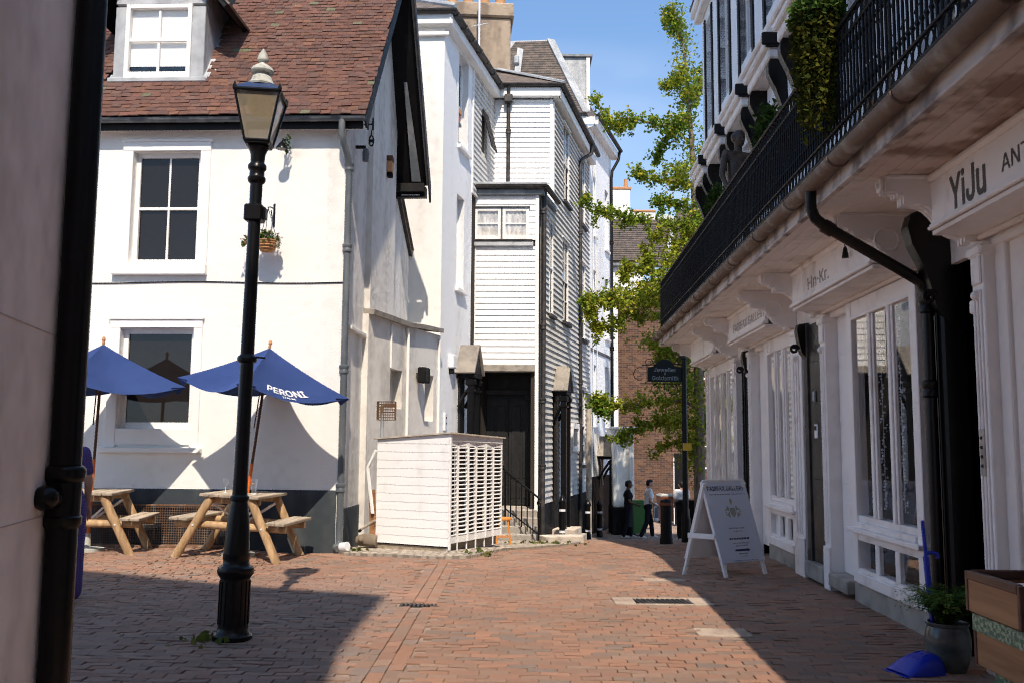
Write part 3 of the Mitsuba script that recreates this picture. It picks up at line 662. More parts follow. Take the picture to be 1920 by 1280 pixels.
# right side: boards with sash windows
RH = {'A': (1.13, 1.75, 4.87, 7.36), 'B': (2.98, 3.95, 4.93, 7.26), 'C': (3.12, 4.08, 8.38, 10.62), 'D': (6.1, 6.95, 8.4, 10.6), 'E': (6.1, 6.92, 4.78, 7.2), 'F': (6.05, 6.9, .93, 3.3), 'G': (3.2, 4.05, .3, 2.95)}
up_holes = [RH['C'], RH['D']]
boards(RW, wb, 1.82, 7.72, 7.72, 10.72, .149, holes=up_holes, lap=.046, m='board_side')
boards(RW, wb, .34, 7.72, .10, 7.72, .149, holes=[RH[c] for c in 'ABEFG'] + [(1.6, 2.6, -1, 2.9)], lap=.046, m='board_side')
put('corner_board', RW.b(1.74, 1.82, -.03, .03, 7.72, 10.72, .004), 'board_white', wb)
put('end_board', RW.b(7.72, 7.84, -.04, .05, -1.2, 10.75, .004), 'board_white', wb)
for c, (a, b, z0, z1) in RH.items():
    if c == 'G': continue
    window(RW, wb, a, b, z0, z1, inset=-.015, cols=2, rows=4, fw=.06, pane='pane_blue')
    put('sill', RW.b(a - .06, b + .06, -.12, -.02, z0 - .09, z0 - .002, .006), 'old_iron', wb)
    put('drip_mould', RW.b(a - .05, b + .05, -.07, .0, z1 + .005, z1 + .05, .004), 'board_white', wb)
put('cornice', cat([RW.b(1.65, 7.9, -.235, -.21, 10.78, 11.03, .004), RW.b(1.72, 7.9, -.21, .0, 10.775, 10.80)]), 'paint_white', wb)
put('gutter', cat([halfround(RW, 1.45, 7.95, -.30, 11.11, .075)]), 'old_iron', wb, smooth=40)
downpipe(wb, [RW.w(6.6, -.30, 11.04), RW.w(6.6, -.28, 10.75), RW.w(6.2, -.10, 10.5), RW.w(5.72, -.08, 10.25), RW.w(5.66, -.08, 10.0), RW.w(5.66, -.08, -.9)], .055, 'old_iron', [RW.w(5.66, -.08, 8.0), RW.w(5.66, -.08, 5.9), RW.w(5.66, -.08, 3.4)])
put('black_base', RW.b(.3, 7.84, -.03, .03, -1.4, .10, .006), 'black_paint', wb)
# bay
boards(BF, wb, -1.56, -.09, 3.47, 6.37, .150, lap=.03)
boards(BF, wb, -1.56, -.09, 6.55, 7.66, .150, holes=[(-1.6, -.25, 6.5, 7.36)])
put('corner_board', BF.b(-.09, .0, -.04, .03, -.05, 7.68, .004), 'board_white', wb)
put('corner_board', BF.b(-1.65, -1.56, -.04, .03, 3.47, 7.68, .004), 'board_white', wb)
put('bay_core', BF.b(-1.64, -.02, .03, .2, 3.4, 7.85), 'room_dark', wb)
put('bay_roof', cat([BF.b(-1.75, .2, -.24, 1.9, 7.90, 7.96, .01)]), 'lead', wb)
put('bay_gutter', cat([halfround(BF, -1.75, .2, -.2, 7.88, .07)]), 'old_iron', wb, smooth=40)
put('bay_gutter', cat([halfround(RW, -.25, 1.5, -.2, 7.88, .075)]), 'old_iron', wb, smooth=40)
put('bay_fascia', cat([BF.b(-1.70, .12, -.12, .0, 7.68, 7.80, .004), RW.b(.0, 1.75, -.12, .0, 7.68, 7.80, .004)]), 'lead_dark', wb)
for a, b in ((-1.60, -.945), (-.905, -.25)):
    window(BF, wb, a, b, 6.56, 7.35, inset=-.045, cols=1, rows=2, fw=.075, bar=.03, sash=False, pane='pane_clear', name='casement')
    wv = np.linspace(a + .05, b - .05, 40)
    cv = np.vstack([np.stack([wv, np.full(40, .022) + .008 * np.sin(wv * 60), np.full(40, z)], 1) for z in (6.62, 7.30)])
    ci = np.arange(39)
    put('net_curtain', BF.x((cv, np.vstack([np.stack([ci, ci + 1, ci + 41], 1), np.stack([ci, ci + 41, ci + 40], 1)]))), 'net_curtain', wb)
put('mullion', BF.b(-.945, -.905, -.05, .0, 6.56, 7.36, .004), 'pipe_grey', wb)
put('drip_mould', BF.b(-1.62, -.22, -.09, -.03, 7.36, 7.39, .004), 'pipe_grey', wb)
put('lead_sill', BF.b(-1.70, -.14, -.11, .0, 6.38, 6.50, .012), 'lead', wb); put('lead_sill', BF.b(-1.72, -.16, -.14, -.02, 6.502, 6.545, .006), 'old_iron', wb)
put('bressummer', BF.b(-1.62, -.09, -.05, .25, 3.30, 3.465, .012), 'stone_grey', wb)
downpipe(wb, [BF.w(-1.69, -.06, 7.75), BF.w(-1.69, -.06, 2.2)], .035, 'old_iron', [])
downpipe(wb, [RW.w(.16, -.10, 7.8), RW.w(.16, -.10, 7.4), RW.w(.16, -.08, -.6)], .055, 'old_iron', [RW.w(.16, -.08, 7.3), RW.w(.16, -.08, 4.4), RW.w(.16, -.08, 2.6), RW.w(.16, -.08, 1.0)])
# black recess with double door under the bay
put('recess', cat([BF.b(-1.9, -.09, 1.36, 1.42, -.1, 3.4), BF.b(-1.9, -.09, .26, 1.36, 3.30, 3.36), BF.b(-.088, -.05, .03, 1.4, -.1, 3.3)]), 'door_black', wb)
for u in (-1.40, -.75):
    d = put('door', BF.b(u, u + .62, 1.26, 1.31, 0.02, 2.70, .006), 'door_black', wb)
    for z0, z1 in ((.18, .55), (.68, 2.52)):
        for q in (0, 1):
            put('panel', cat([BF.b(u + .07 + .27 * q, u + .29 + .27 * q, 1.244, 1.262, z0, z1, .012)]), 'door_black', d)
    put('handle', BF.b(u + .5, u + .54, 1.20, 1.25, 1.0, 1.12, .01), 'old_iron', d)
put('door_frame', cat([BF.b(-1.52, -1.42, 1.18, 1.32, 0, 2.8, .01), BF.b(-.12, -.02 - .075, 1.18, 1.32, 0, 2.8, .01), BF.b(-1.52, -.10, 1.16, 1.32, 2.8, 2.93, .01), BF.b(-.36, -.2, 1.05, 1.2, 2.66, 2.8, .01)]), 'door_black', wb)
put('landing', xf(bx(-1.3, .62, 22.35, 24.2, -.9, -.005, .01), np.eye(4)), 'stone_grey', wb)
def steps(parent, x0, x1, y, z, n, rise=.16, going=.30):
    for i in range(n):
        put('step', bx(x0, x1, y - going * (i + 1), y - going * i + .02, z - rise * (i + 1) - .5, z - rise * (i + 1), .012), 'stone_grey', parent)
st = thing('stone_steps', 'worn stone steps up to the black double door', 'steps')
steps(st, -.75, .62, 22.34, 0, 4)
k = thing('doorstep', 'low stone doorstep at the foot of the weatherboarded wall', 'step')
put('slab', xf(bx(-.45, .45, -.25, .25, -.3, .10, .015), mat(rot((0, 0, 1), 15), (1.15, 21.6, -.60))), 'stone_pale', k); put('riser', xf(bx(-.40, .40, -.2, .25, -.4, -.02), mat(rot((0, 0, 1), 15), (1.15, 21.6, -.62))), 'stone_grey', k)
k = thing('doorstep', 'stone doorstep under the second black porch hood', 'step')
put('slab', RW.b(1.5, 2.6, -.62, -.04, -1.2, -.60, .015), 'stone_pale', k); put('riser', RW.b(1.45, 2.7, -.75, -.04, -1.3, -.78, .015), 'stone_grey', k)
def hood(F, u, w, z, proj, label, post_to):
    """a small gabled porch hood on brackets and posts"""
    k = thing('porch_hood', label, 'porch')
    h = .66
    put('roof', cat([slab([F.w(u - w / 2 - .08, 0, z), F.w(u - w / 2 - .08, -proj, z), F.w(u, -proj, z + h), F.w(u, 0, z + h)][::-1], .045)]), 'stone_grey', k)
    put('roof', cat([slab([F.w(u + w / 2 + .08, -proj, z), F.w(u + w / 2 + .08, 0, z), F.w(u, 0, z + h), F.w(u, -proj, z + h)][::-1], .045)]), 'stone_grey', k)
    put('gable', cat([wall(F, [(u - w / 2, z), (u + w / 2, z), (u, z + h - .08)], [], .06, -proj + .04), F.b(u - w / 2, u + w / 2, -proj + .04, -.01, z - .09, z - .005, .01)]), 'black_paint', k)
    for s in (-1, 1):
        uu = u + s * (w / 2 - .08)
        put('post', cat([F.b(uu - .07, uu + .07, -proj + .06, -proj + .2, post_to, z - .1, .012), F.b(uu - .10, uu + .10, -proj + .02, -proj + .24, z - .26, z - .14, .015), F.b(uu - .10, uu + .10, -proj + .02, -proj + .24, z - .42, z - .36, .015), F.b(uu - .09, uu + .09, -proj + .03, -proj + .23, post_to, post_to + .5, .012)]), 'black_gloss', k)
        put('bracket', tube([F.w(uu, -.04, z - .75), F.w(uu, -.16, z - .5), F.w(uu, -.38, z - .2), F.w(uu, -proj + .1, z - .12)], .04, 8), 'black_gloss', k, smooth=40)
    put('back_panel', F.b(u - w / 2 + .16, u + w / 2 - .16, -.05, -.035 + .03, post_to, z - .1, .006), 'door_black', k)
hood(BS, 1.62, .72, 3.12, .46, 'black porch hood with pale gabled top beside the louvred store', -.6)
hood(RW, 2.1, .72, 2.92, .42, 'second black porch hood with pale top on the weatherboarded side', -1.1)
rl = thing('stair_railing', 'black iron stair railing in front of the black double door', 'railing')
ra, rb = np.array([-.13, 21.9, .92]), np.array([.62, 21.2, .36])
put('handrail', tube([ra + [-.05, .25, .06], ra, rb, rb + [.02, -.05, -.04]], .022, 8), 'black_gloss', rl, smooth=40)
put('bottom_rail', tube([ra - [0, 0, .85], rb - [0, 0, .8]], .016, 8), 'black_gloss', rl)
for i in range(7):
    q = ra + (rb - ra) * i / 6
    put('baluster', tube([q - [0, 0, .95 + .12 * (i in (0, 6))], q], .014 if i not in (0, 6) else .024, 8), 'black_gloss', rl)
put('scroll', tube([rb + [.02, -.05, -.04] + np.array([.08 * math.cos(t) * (1 - t / 9), -.02, .08 * math.sin(t) * (1 - t / 9) - .08]) for t in np.linspace(1.5, 8, 22)], .014, 6), 'black_gloss', rl)
# letter/meter box, posts along the right side
k = thing('meter_box', 'white framed grey meter box on the weatherboards beside the iron downpipe', 'box')
put('frame', cat([RW.b(4.2, 4.28, -.12, .0, 1.35, 2.15, .006), RW.b(5.1, 5.3, -.12, .0, 1.35, 2.15, .006), RW.b(4.28, 5.1, -.12, .0, 1.35, 1.5, .006), RW.b(4.28, 5.1, -.12, .0, 2.0, 2.15, .006)]), 'board_white', k); put('lid', RW.b(4.28, 5.1, -.09, -.02, 1.5, 2.0, .006), 'pipe_grey', k); put('hinge', RW.b(4.6, 4.75, -.10, -.085, 1.98, 2.0), 'old_iron', k)
k = thing('side_door', 'narrow black side door with white frame right of the second porch hood', 'door')
put('leaf', RW.b(3.24, 4.01, -.02, .02, -.95, 2.55, .006), 'door_black', k); put('frame', cat([RW.b(3.16, 3.24, -.05, .02, -.95, 2.62, .006), RW.b(4.01, 4.09, -.05, .02, -.95, 2.62, .006), RW.b(3.24, 4.01, -.05, .02, 2.55, 2.62, .006)]), 'board_white', k); put('fanlight', RW.b(3.32, 3.93, -.03, -.02, 2.0, 2.45), 'pane_blue', k)
for i, (u, lab) in enumerate(((.75, 'black post with white bands at the corner of the weatherboarded house'), (4.7, 'black post with white bands before the iron downpipe'), (7.0, 'black post with white bands at the far end of the weatherboarded wall'))):
    k = thing('bollard', lab, 'bollard', 'banded black bollards along the houses')
    c = RW.w(u, -.45, 0); zz = float(g(c[0], c[1]))
    put('post', lathe([(.10, zz), (.10, zz + .12), (.075, zz + .16), (.075, zz + .9), (.095, zz + .95), (.09, zz + 1.0), (.05, zz + 1.06)], 14, c[:2]), 'black_gloss', k, smooth=40)
    for h in (.2, .72): put('band', lathe([(.079, zz + h), (.079, zz + h + .06)], 14, c[:2]), 'white_metal', k)
    put('cap', lathe([(.06, zz + 1.05), (.045, zz + 1.1), (.0, zz + 1.12)], 14, c[:2]), 'black_gloss', k, smooth=40)
k = thing('utility_pole', 'pale thin wooden pole at the end of the weatherboarded wall', 'pole')
c = np.array([2.30, 28.0]); zz = float(g(*c))
put('shaft', lathe([(.085, zz - .1), (.085, zz + 2.4), (.07, zz + 4.2)], 12, c), 'stone_pale', k, smooth=40); put('cap', lathe([(.08, zz + 4.2), (.08, zz + 4.24), (0, zz + 4.28)], 12, c), 'lead', k); put('cable', tube([(2.38, 27.9, zz + 4.1), (2.45, 27.95, zz + 2), (2.40, 27.9, zz + .2)], .012, 6), 'wire_black', k)

# ================================================================== the pale house beyond, with mansard roof and dormer
NS = Fr(2.55, 30.65, .31, 1)
nh = thing('mansard_house', 'pale rendered house with steep slate mansard roof and lead dormer', 'building')
NH = [(.55, 1.05, 8.6, 10.8), (.55, 1.05, 5.3, 7.4), (.6, 1.05, 2.2, 4.2), (2.55, 3.2, 8.5, 10.7), (2.5, 3.2, 5.3, 7.4), (2.5, 3.2, 2.0, 4.3)]
put('side_wall', wall(NS, [(0, -1.6), (3.7, -1.6), (3.7, 12.2), (0, 12.2)], NH, .25), 'render_blue', nh)
put('front_wall', xf(bx(-3, 2.55, 30.66, 30.9, 9, 12.2), np.eye(4)), 'render_white', nh)
for q in NH:
    window(NS, nh, *q, inset=.12, cols=2, rows=4, fw=.05, pane='pane_blue')
    put('sill', NS.b(q[0] - .05, q[1] + .05, -.08, .0, q[2] - .08, q[2], .006), 'paint_white', nh)
put('string_course', NS.b(0, 3.7, -.03, .0, 4.62, 4.72, .006), 'pipe_grey', nh)
put('cornice', cat([NS.b(-.3, 3.9, -.26, -.23, 12.15, 12.42, .004), NS.b(0, 3.9, -.23, .0, 12.15, 12.18), xf(bx(2.2, 2.83, 30.36, 30.4, 12.15, 12.42, .004), np.eye(4))]), 'paint_white', nh)
put('gutter', cat([halfround(NS, -.35, 4.0, -.33, 12.52, .08)]), 'old_iron', nh, smooth=40)
downpipe(nh, [NS.w(3.8, -.33, 12.45), NS.w(3.75, -.28, 12.1), NS.w(3.45, -.10, 11.6), NS.w(3.40, -.08, 11.3), NS.w(3.40, -.08, -1.3)], .055, 'black_paint', [NS.w(3.4, -.08, 8.9), NS.w(3.4, -.08, 5.0), NS.w(3.4, -.08, 1.8)])
b0, b1 = np.array([-1.6, 30.3, 12.5]), np.array([2.42, 30.25, 12.5])
t0, t1 = np.array([.05, 31.5, 15.5]), np.array([1.27, 31.5, 15.55])
b2, t2 = np.array([3.9, 34.4, 12.5]), np.array([2.3, 34.6, 15.5])
put('mansard_slope', slab([b0, b1, t1, t0], .06), 'slate', nh); put('mansard_slope', slab([b1, b2, t2, t1], .06), 'slate', nh)
for i in range(30):                                  # slate courses stand a little proud
    q = i / 30
    a, b = b0 + (t0 - b0) * q, b1 + (t1 - b1) * q
    a2, b2_ = b0 + (t0 - b0) * (q + .0322), b1 + (t1 - b1) * (q + .0322)
    put('slate_course', slab([a + [0, -.022, .006], b + [0, -.022, .006], b2_ + [0, -.010, 0], a2 + [0, -.010, 0]], .008), 'slate', nh)
put('hip', slab([b1 + [-.12, -.07, .03], b1 + [.14, .0, .03], t1 + [.14, .0, .05], t1 + [-.12, -.09, .05]], .06), 'lead', nh)
put('ridge_flashing', slab([t0 + [-.3, -.10, -.28], t1 + [.1, -.10, -.24], t1 + [.12, .08, .08], t0 + [-.3, .08, .06]], .05), 'lead', nh)
put('valley', cat([slab([(.32, 30.9, 14.95), (.12, 30.9, 15.0), (-.1, 30.2, 12.9), (.12, 30.2, 12.9)][::-1], .05), bx(-.0, .18, 30.5, 30.8, 14.3, 14.6, .04)]), 'lead', nh)
put('dormer_cheek', cat([bx(1.72, 2.55, 32.0, 32.1, 12.9, 15.15, .01), bx(2.55, 2.62, 31.98, 33.4, 12.9, 15.15, .01)]), 'lead', nh)
put('dormer_roof', bx(1.66, 2.78, 31.9, 33.5, 15.15, 15.26, .02), 'lead_dark', nh)
put('dormer_corner', bx(2.56, 2.69, 31.94, 32.06, 13.1, 15.14, .01), 'paint_white', nh)
put('wall_cable', tube([NS.w(.2, -.03, 12.0), NS.w(.5, -.10, 9.5), NS.w(.9, -.06, 6.0), NS.w(1.0, -.05, 2), NS.w(1.7, -.08, .2)], .016, 6), 'cable_white', nh)
put('wall_cable', tube([NS.w(.7, -.03, 12.1), NS.w(.35, -.12, 10.5), NS.w(.3, -.05, 8.2), NS.w(.4, -.04, 3)], .016, 6), 'cable_white', nh)
put('black_base', NS.b(.0, 3.7, -.02, .0, -1.6, .5, .006), 'black_paint', nh)
hood(NS, 1.6, .9, 1.15, .6, 'third black porch hood with pale top on the mansard house', -1.3)
pb = thing('white_porch', 'small white painted bay with cornice behind the two standing men', 'porch')
put('body', cat([bx(3.36, 3.92, 30.6, 31.8, -.45, 1.95, .03), bx(3.30, 3.45, 30.53, 30.66, -.45, 1.95, .03), bx(3.80, 3.97, 30.53, 30.66, -.45, 1.95, .03)]), 'render_white', pb)
put('cornice', cat([bx(3.22, 4.05, 30.45, 31.9, 1.95, 2.03, .02), bx(3.16, 4.11, 30.38, 31.9, 2.03, 2.13, .03)]), 'paint_white', pb)
put('base', bx(3.26, 4.0, 30.5, 31.8, -1.5, -.45, .02), 'black_paint', pb)

# ================================================================== the far end: brick building, roofs, chimneys
bk = thing('brick_building', 'brown brick building with slate roof at the end of the lane', 'building')
put('brick_wall', bx(4.25, 11.5, 38.0, 38.4, -1.6, 8.2), 'far_brick', bk)
QF = Fr(3.5, 37.9, 1, 0)
boards(QF, bk, 0, .74, -1.4, 7.4, .15)
boards(QF, bk, 0, 1.85, 7.45, 8.75, .15)
put('corner_board', QF.b(.74, .80, -.05, .1, -1.4, 7.4, .004), 'board_white', bk)
put('backing', cat([QF.b(0, .74, .03, .4, -1.6, 8.8), QF.b(.76, 1.85, .03, .09, 7.4, 8.8)]), 'room_dark', bk)
put('eaves_board', QF.b(-.1, 4.5, -.25, .1, 8.76, 8.95, .02), 'lead_dark', bk)
r_a, r_b, r_c, r_d = np.array([3.3, 37.6, 8.95]), np.array([7.6, 37.6, 8.95]), np.array([7.1, 40.6, 11.4]), np.array([3.3, 40.6, 11.4])
put('roof', slab([r_a, r_b, r_c, r_d], .08), 'slate', bk)
for i in range(20):
    a, b = r_a + (r_d - r_a) * i / 20, r_b + (r_c - r_b) * i / 20
    a2, b2_ = r_a + (r_d - r_a) * (i + .96) / 20, r_b + (r_c - r_b) * (i + .96) / 20
    put('slate_course', slab([a + [0, -.02, .035], b + [0, -.02, .035], b2_ + [0, 0, .018], a2 + [0, 0, .018]], .012), 'slate', bk)
put('hip', slab([(7.05, 40.5, 11.55), (7.25, 40.5, 11.55), (6.35, 37.4, 9.0), (6.15, 37.4, 9.0)][::-1], .05), 'lead', bk)
put('cross_roof', slab([(6.4, 37.3, 8.9), (10.5, 37.3, 8.9), (10.5, 41, 12.0), (7.3, 41, 12.0)], .08), 'slate', bk)
BW = [(7.6, 8.2, .6, 2.4), (7.6, 8.2, 4.2, 6.0)]
BKF = Fr(0, 38.0, 1, 0)
for a, b, c, d in BW:
    window(BKF, bk, a, b, c, d, inset=-.03, cols=2, rows=2, fw=.06, pane='pane_blue')
    put('lintel', BKF.b(a - .1, b + .1, -.03, .0, d + .01, d + .2, .006), 'stone_pale', bk)
k = thing('far_chimney', 'large plain white chimney block with two small pots beyond the slate roof', 'chimney')
put('stack', bx(4.55, 5.62, 44, 45, 9, 13.7, .03), 'render_white', k); put('tile_course', bx(4.5, 5.67, 43.95, 45.05, 13.7, 13.82, .02), 'terracotta', k)
for x in (4.66, 5.46): put('pot', lathe([(.09, 13.82), (.11, 13.9), (.085, 14.25), (.1, 14.3)], 12, (x, 44.4)), 'terracotta', k, smooth=40)
k = thing('white_parapet', 'low white rendered parapet with red tile coping on the far roof', 'wall')
put('wall', bx(5.72, 6.82, 44, 44.6, 10, 12.6, .02), 'render_white', k); put('coping', bx(5.70, 6.84, 43.95, 44.65, 12.6, 12.7, .02), 'terracotta', k)
k = thing('white_dome', 'small white dome on the far roof', 'dome')
put('shell', lathe([(.52, 11.9)] + [(.50 * math.cos(t), 12.05 + .42 * math.sin(t)) for t in np.linspace(0, 1.55, 10)], 28, (7.32, 44)), 'cap_white', k, smooth=40); put('drum', lathe([(.56, 11.2), (.56, 11.9), (.52, 11.9)], 28, (7.32, 44)), 'lead', k)
# ================================================================== the arcade on the right: shopfronts under a long balcony
AE, AR_ = np.array([.0398, .9992, 0]), np.array([.9992, -.0398, 0])
AM = np.eye(4); AM[:3, 0], AM[:3, 1] = AR_, AE
def sb(L0, L1, Y0, Y1, z0, z1, c=0.0):
    return xf(bx(L0, L1, Y0, Y1, z0, z1, c), AM)
def sp(L, Y, z):
    return AR_ * L + AE * Y + np.array([0, 0, z])
def prof(poly, Y0, Y1):
    """a profile in (L, z) run along the street"""
    m = trimesh.creation.extrude_polygon(Polygon(poly), Y1 - Y0, engine='earcut')
    v = np.array(m.vertices)
    return xf((np.stack([v[:, 0], v[:, 2] + Y0, v[:, 1]], 1), np.array(m.faces)[:, ::-1]), AM)
def face(L):
    o = AR_ * L
    return Fr(o[0], o[1], -AE[0], -AE[1])
ar = thing('arcade_building', 'long white arcade building with scrolled brackets under a black railed balcony', 'building')
YE = 18.45
# soffit boards, fascia, gutter, balcony floor
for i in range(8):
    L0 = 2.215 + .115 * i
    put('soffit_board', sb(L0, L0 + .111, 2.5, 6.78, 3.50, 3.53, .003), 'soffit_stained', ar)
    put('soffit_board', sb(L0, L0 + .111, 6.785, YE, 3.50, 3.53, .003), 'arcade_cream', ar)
put('balcony_floor', sb(2.18, 3.15, 2.5, YE, 3.605, 3.70, .01), 'lead_dark', ar)
put('soffit_backing', sb(2.22, 3.15, 2.5, YE, 3.533, 3.60), 'soot_black', ar)
put('fascia', cat([sb(2.175, 2.212, 2.5, YE, 3.475, 3.62, .004), sb(2.16, 2.175, 2.5, YE, 3.475, 3.50, .004), sb(2.16, 3.15, YE, YE + .03, 3.475, 3.62, .004)]), 'fascia_grey', ar)
gut = put('gutter', halfround(face(2.17), -YE - .05, -2.5, -.075, 3.645, .075, 10), 'gutter_rust', ar, smooth=40)
for i in range(13):
    Y = 2.9 + 1.28 * i
    a = np.linspace(math.pi * 1.02, math.pi * 1.98, 9)
    put('gutter_joint', tube([sp(2.095 + math.cos(t) * .079, Y, 3.645 + math.sin(t) * .079) for t in a], .011, 6), 'gutter_rust', gut)
put('gutter_end', sb(2.02, 2.17, YE + .03, YE + .06, 3.57, 3.66, .01), 'gutter_rust', ar)
# rainwater pipe cranked back to the column
dpp = [sp(2.10, 7.47, 3.60), sp(2.10, 7.47, 3.44), sp(2.13, 7.47, 3.36), sp(2.20, 7.47, 3.30), sp(2.86, 7.47, 2.90), sp(2.95, 7.47, 2.84), sp(2.985, 7.47, 2.74), sp(2.985, 7.47, .05)]
k = downpipe(ar, dpp, .045, 'black_gloss', [sp(2.985, 7.47, 2.66), sp(2.985, 7.47, 2.0)])
put('collar', tube([sp(2.19, 7.47, 3.305), sp(2.27, 7.47, 3.257)], .056, 12), 'black_gloss', k, smooth=40)
put('clip', cat([sb(2.97, 3.12, 7.44, 7.5, 2.70, 2.74, .005), sb(2.97, 3.12, 7.44, 7.5, 1.96, 2.0, .005)]), 'black_gloss', k)
# scrolled brackets
BP = [(3.12, 3.5), (2.42, 3.5), (2.42, 3.37), (2.50, 3.362), (2.50, 3.335), (2.545, 3.335), (2.545, 3.28), (2.60, 3.28), (2.66, 3.274), (2.715, 3.25), (2.76, 3.205), (2.795, 3.155), (2.83, 3.105), (2.87, 3.068), (2.92, 3.046), (2.965, 3.04), (2.965, 2.995), (3.02, 2.995), (3.02, 3.03), (3.12, 3.03)]
BP2 = [(a + (.012 if a < 3 else 0), b + (.012 if b < 3.45 else 0)) for a, b in BP]
def scroll(Y, ring=False):
    k = put('scroll_bracket', cat([prof(BP2, Y - .065, Y - .038), prof(BP, Y - .038, Y - .012), prof(BP2, Y - .012, Y + .012), prof(BP, Y + .012, Y + .038), prof(BP2, Y + .038, Y + .065)]), 'arcade_white', ar)
    put('tip_block', cat([sb(2.40, 2.422, Y - .05, Y + .05, 3.39, 3.48, .006), xf(tm(trimesh.creation.icosphere(2, .022)), mat(t=sp(2.40, Y, 3.435)))]), 'arcade_white', k)
    put('moulding', sb(2.44, 3.12, Y - .085, Y + .085, 3.475, 3.499, .005), 'arcade_white', k)
    if ring:
        put('ring', tube([sp(2.83 + .10 * math.cos(t), Y - .067, 3.27 + .10 * math.sin(t)) for t in np.linspace(0, 2 * math.pi, 33)], .010, 6), 'arcade_white', k, smooth=True)
PAIRS = [(6.80, 7.93), (10.70, 11.95), (14.50, 15.72)]
for a, b in PAIRS:
    scroll(a); scroll(b, True)
scroll(18.30)
put('frieze', sb(3.125, 3.18, 2.5, YE, 2.96, 3.50), 'arcade_cream', ar)
# bays: window, sign board, plinth
def bay(Ya, Yb, n=3, lower='pane', solid=False, sign=None):
    F = face(3.1); u0, u1 = -Yb, -Ya
    W = u1 - u0
    k = put('bay_window', cat([F.b(u0, u0 + .15, -.01, .12, .20, 3.02, .006), F.b(u1 - .15, u1, -.01, .12, .20, 3.02, .006), F.b(u0 + .15, u1 - .15, .0, .12, 2.86, 3.02, .006), F.b(u0 + .15, u1 - .15, -.01, .10, 2.83, 2.86, .003),
                             F.b(u0 + .15, u1 - .15, .0, .12, .62, .70, .004), F.b(u0 - .02, u1 + .02, -.075, .12, .70, .745, .008), F.b(u0 + .15, u1 - .15, -.03, .12, .745, .80, .008), F.b(u0 + .15, u1 - .15, .01, .12, .80, .865, .006),
                             F.b(u0 + .15, u1 - .15, -.03, .12, .20, .31, .008), F.b(u0 + .15, u1 - .15, .0, .12, .31, .345, .004)]), 'arcade_white', ar)
    mw = .15
    us = np.linspace(u0 + .15, u1 - .15, n + 1)
    for a in us[1:-1]:
        put('mullion', cat([F.b(a - mw / 2, a + mw / 2, .008, .05, .865, 2.83, .006), F.b(a - mw / 2 + .04, a + mw / 2 - .04, -.010, .008, .865, 2.83, .006), F.b(a - mw / 2 + .02, a + mw / 2 - .02, .004, .05, .345, .62, .006)]), 'arcade_white', k)
    for i in range(n):
        a, b = us[i] + (mw / 2 if i else 0), us[i + 1] - (mw / 2 if i < n - 1 else 0)
        put('pane', F.x(quad((a, .022, .86), (b, .022, .86), (b, .022, 2.84), (a, .022, 2.84))), 'pane_clear', k)
        if lower == 'pane':
            put('pane', F.x(quad((a, .022, .34), (b, .022, .34), (b, .022, .625), (a, .022, .625))), 'pane_clear', k)
        else:
            put('panel', F.b(a, b, .06, .10, .345, .62, .004), 'arcade_white', k)
        if solid:
            put('blind', F.b(a, b, .12, .13, .84, 2.86), 'room_grey' if solid == 1 else 'net_curtain', k)
    put('plinth', F.b(u0 - .02, u1 + .02, .0, .12, -.45, .198, .01), 'stone_grey', ar)
    if not solid or solid == 1:
        put('display_room', cat([F.b(u0 - .05, u1 + .05, 1.1, 1.14, .0, 3.05), F.b(u0 - .05, u1 + .05, .13, 1.1, .66, .70), F.b(u0 - .05, u1 + .05, .13, 1.1, 3.02, 3.05), F.b(u0 - .05, u0, .13, 1.1, .0, 3.05), F.b(u1, u1 + .05, .13, 1.1, .0, 3.05), F.b(u0, u1, .5, .52, .0, .66)]), 'room_grey', ar)
def signboard(Ya, Yb):
    k = put('sign_board', cat([sb(2.75, 2.80, Ya, Yb, 3.10, 3.44, .004), sb(2.715, 2.75, Ya, Yb, 3.09, 3.115, .006), sb(2.73, 2.75, Ya, Yb, 3.115, 3.135, .004), sb(2.72, 2.80, Ya, Yb, 3.44, 3.499, .02)]), 'arcade_white', ar)
    put('sign_soffit', cat([sb(2.75, 3.12, Ya, Yb, 3.055, 3.088, .003), sb(3.06, 3.10, Ya, Yb, 3.02, 3.055, .008)]), 'arcade_cream', ar)
    return k
bay(7.98, 9.84)
bay(11.98, 13.55, solid=2, lower='panel')
bay(15.78, 18.28, n=4, solid=2, lower='panel')
S1, S2, S3, S4 = signboard(3.0, 6.735), signboard(7.995, 10.635), signboard(12.015, 14.435), signboard(15.785, 18.235)
F275 = face(2.75)
def letter(s, h, Yleft, z, parent, m, bold=False, sx=1.0, depth=.003):
    t = txt(s, h, depth, bold)
    v = t[0] * np.array([sx, 1, 1])
    put('lettering', F275.x((v + np.array([-Yleft, -.001, z]), t[1])), m, parent)
letter('YiJu', .225, 6.42, 3.155, S1, 'letter_grey', True, .84)
letter('ANTIQUES', .105, 5.68, 3.21, S1, 'letter_grey', False, 1.15)
letter('Hn·Kr.', .13, 10.0, 3.19, S2, 'letter_faint', False, 1.5)
letter('FAIRFAX GALLERY', .115, 14.05, 3.20, S3, 'letter_faint', False, 1.45)
k = thing('sign_lamp', 'tiny dark pendant lamp hanging in front of the second sign board', 'lamp')
put('shade', xf(lathe([(.01, .06), (.018, .04), (.03, -.03), (.03, -.045)], 12), mat(t=sp(2.70, 8.55, 3.30))), 'black_paint', k, smooth=40); put('cord', tube([sp(2.70, 8.55, 3.36), sp(2.70, 8.55, 3.45)], .005, 6), 'black_paint', k)
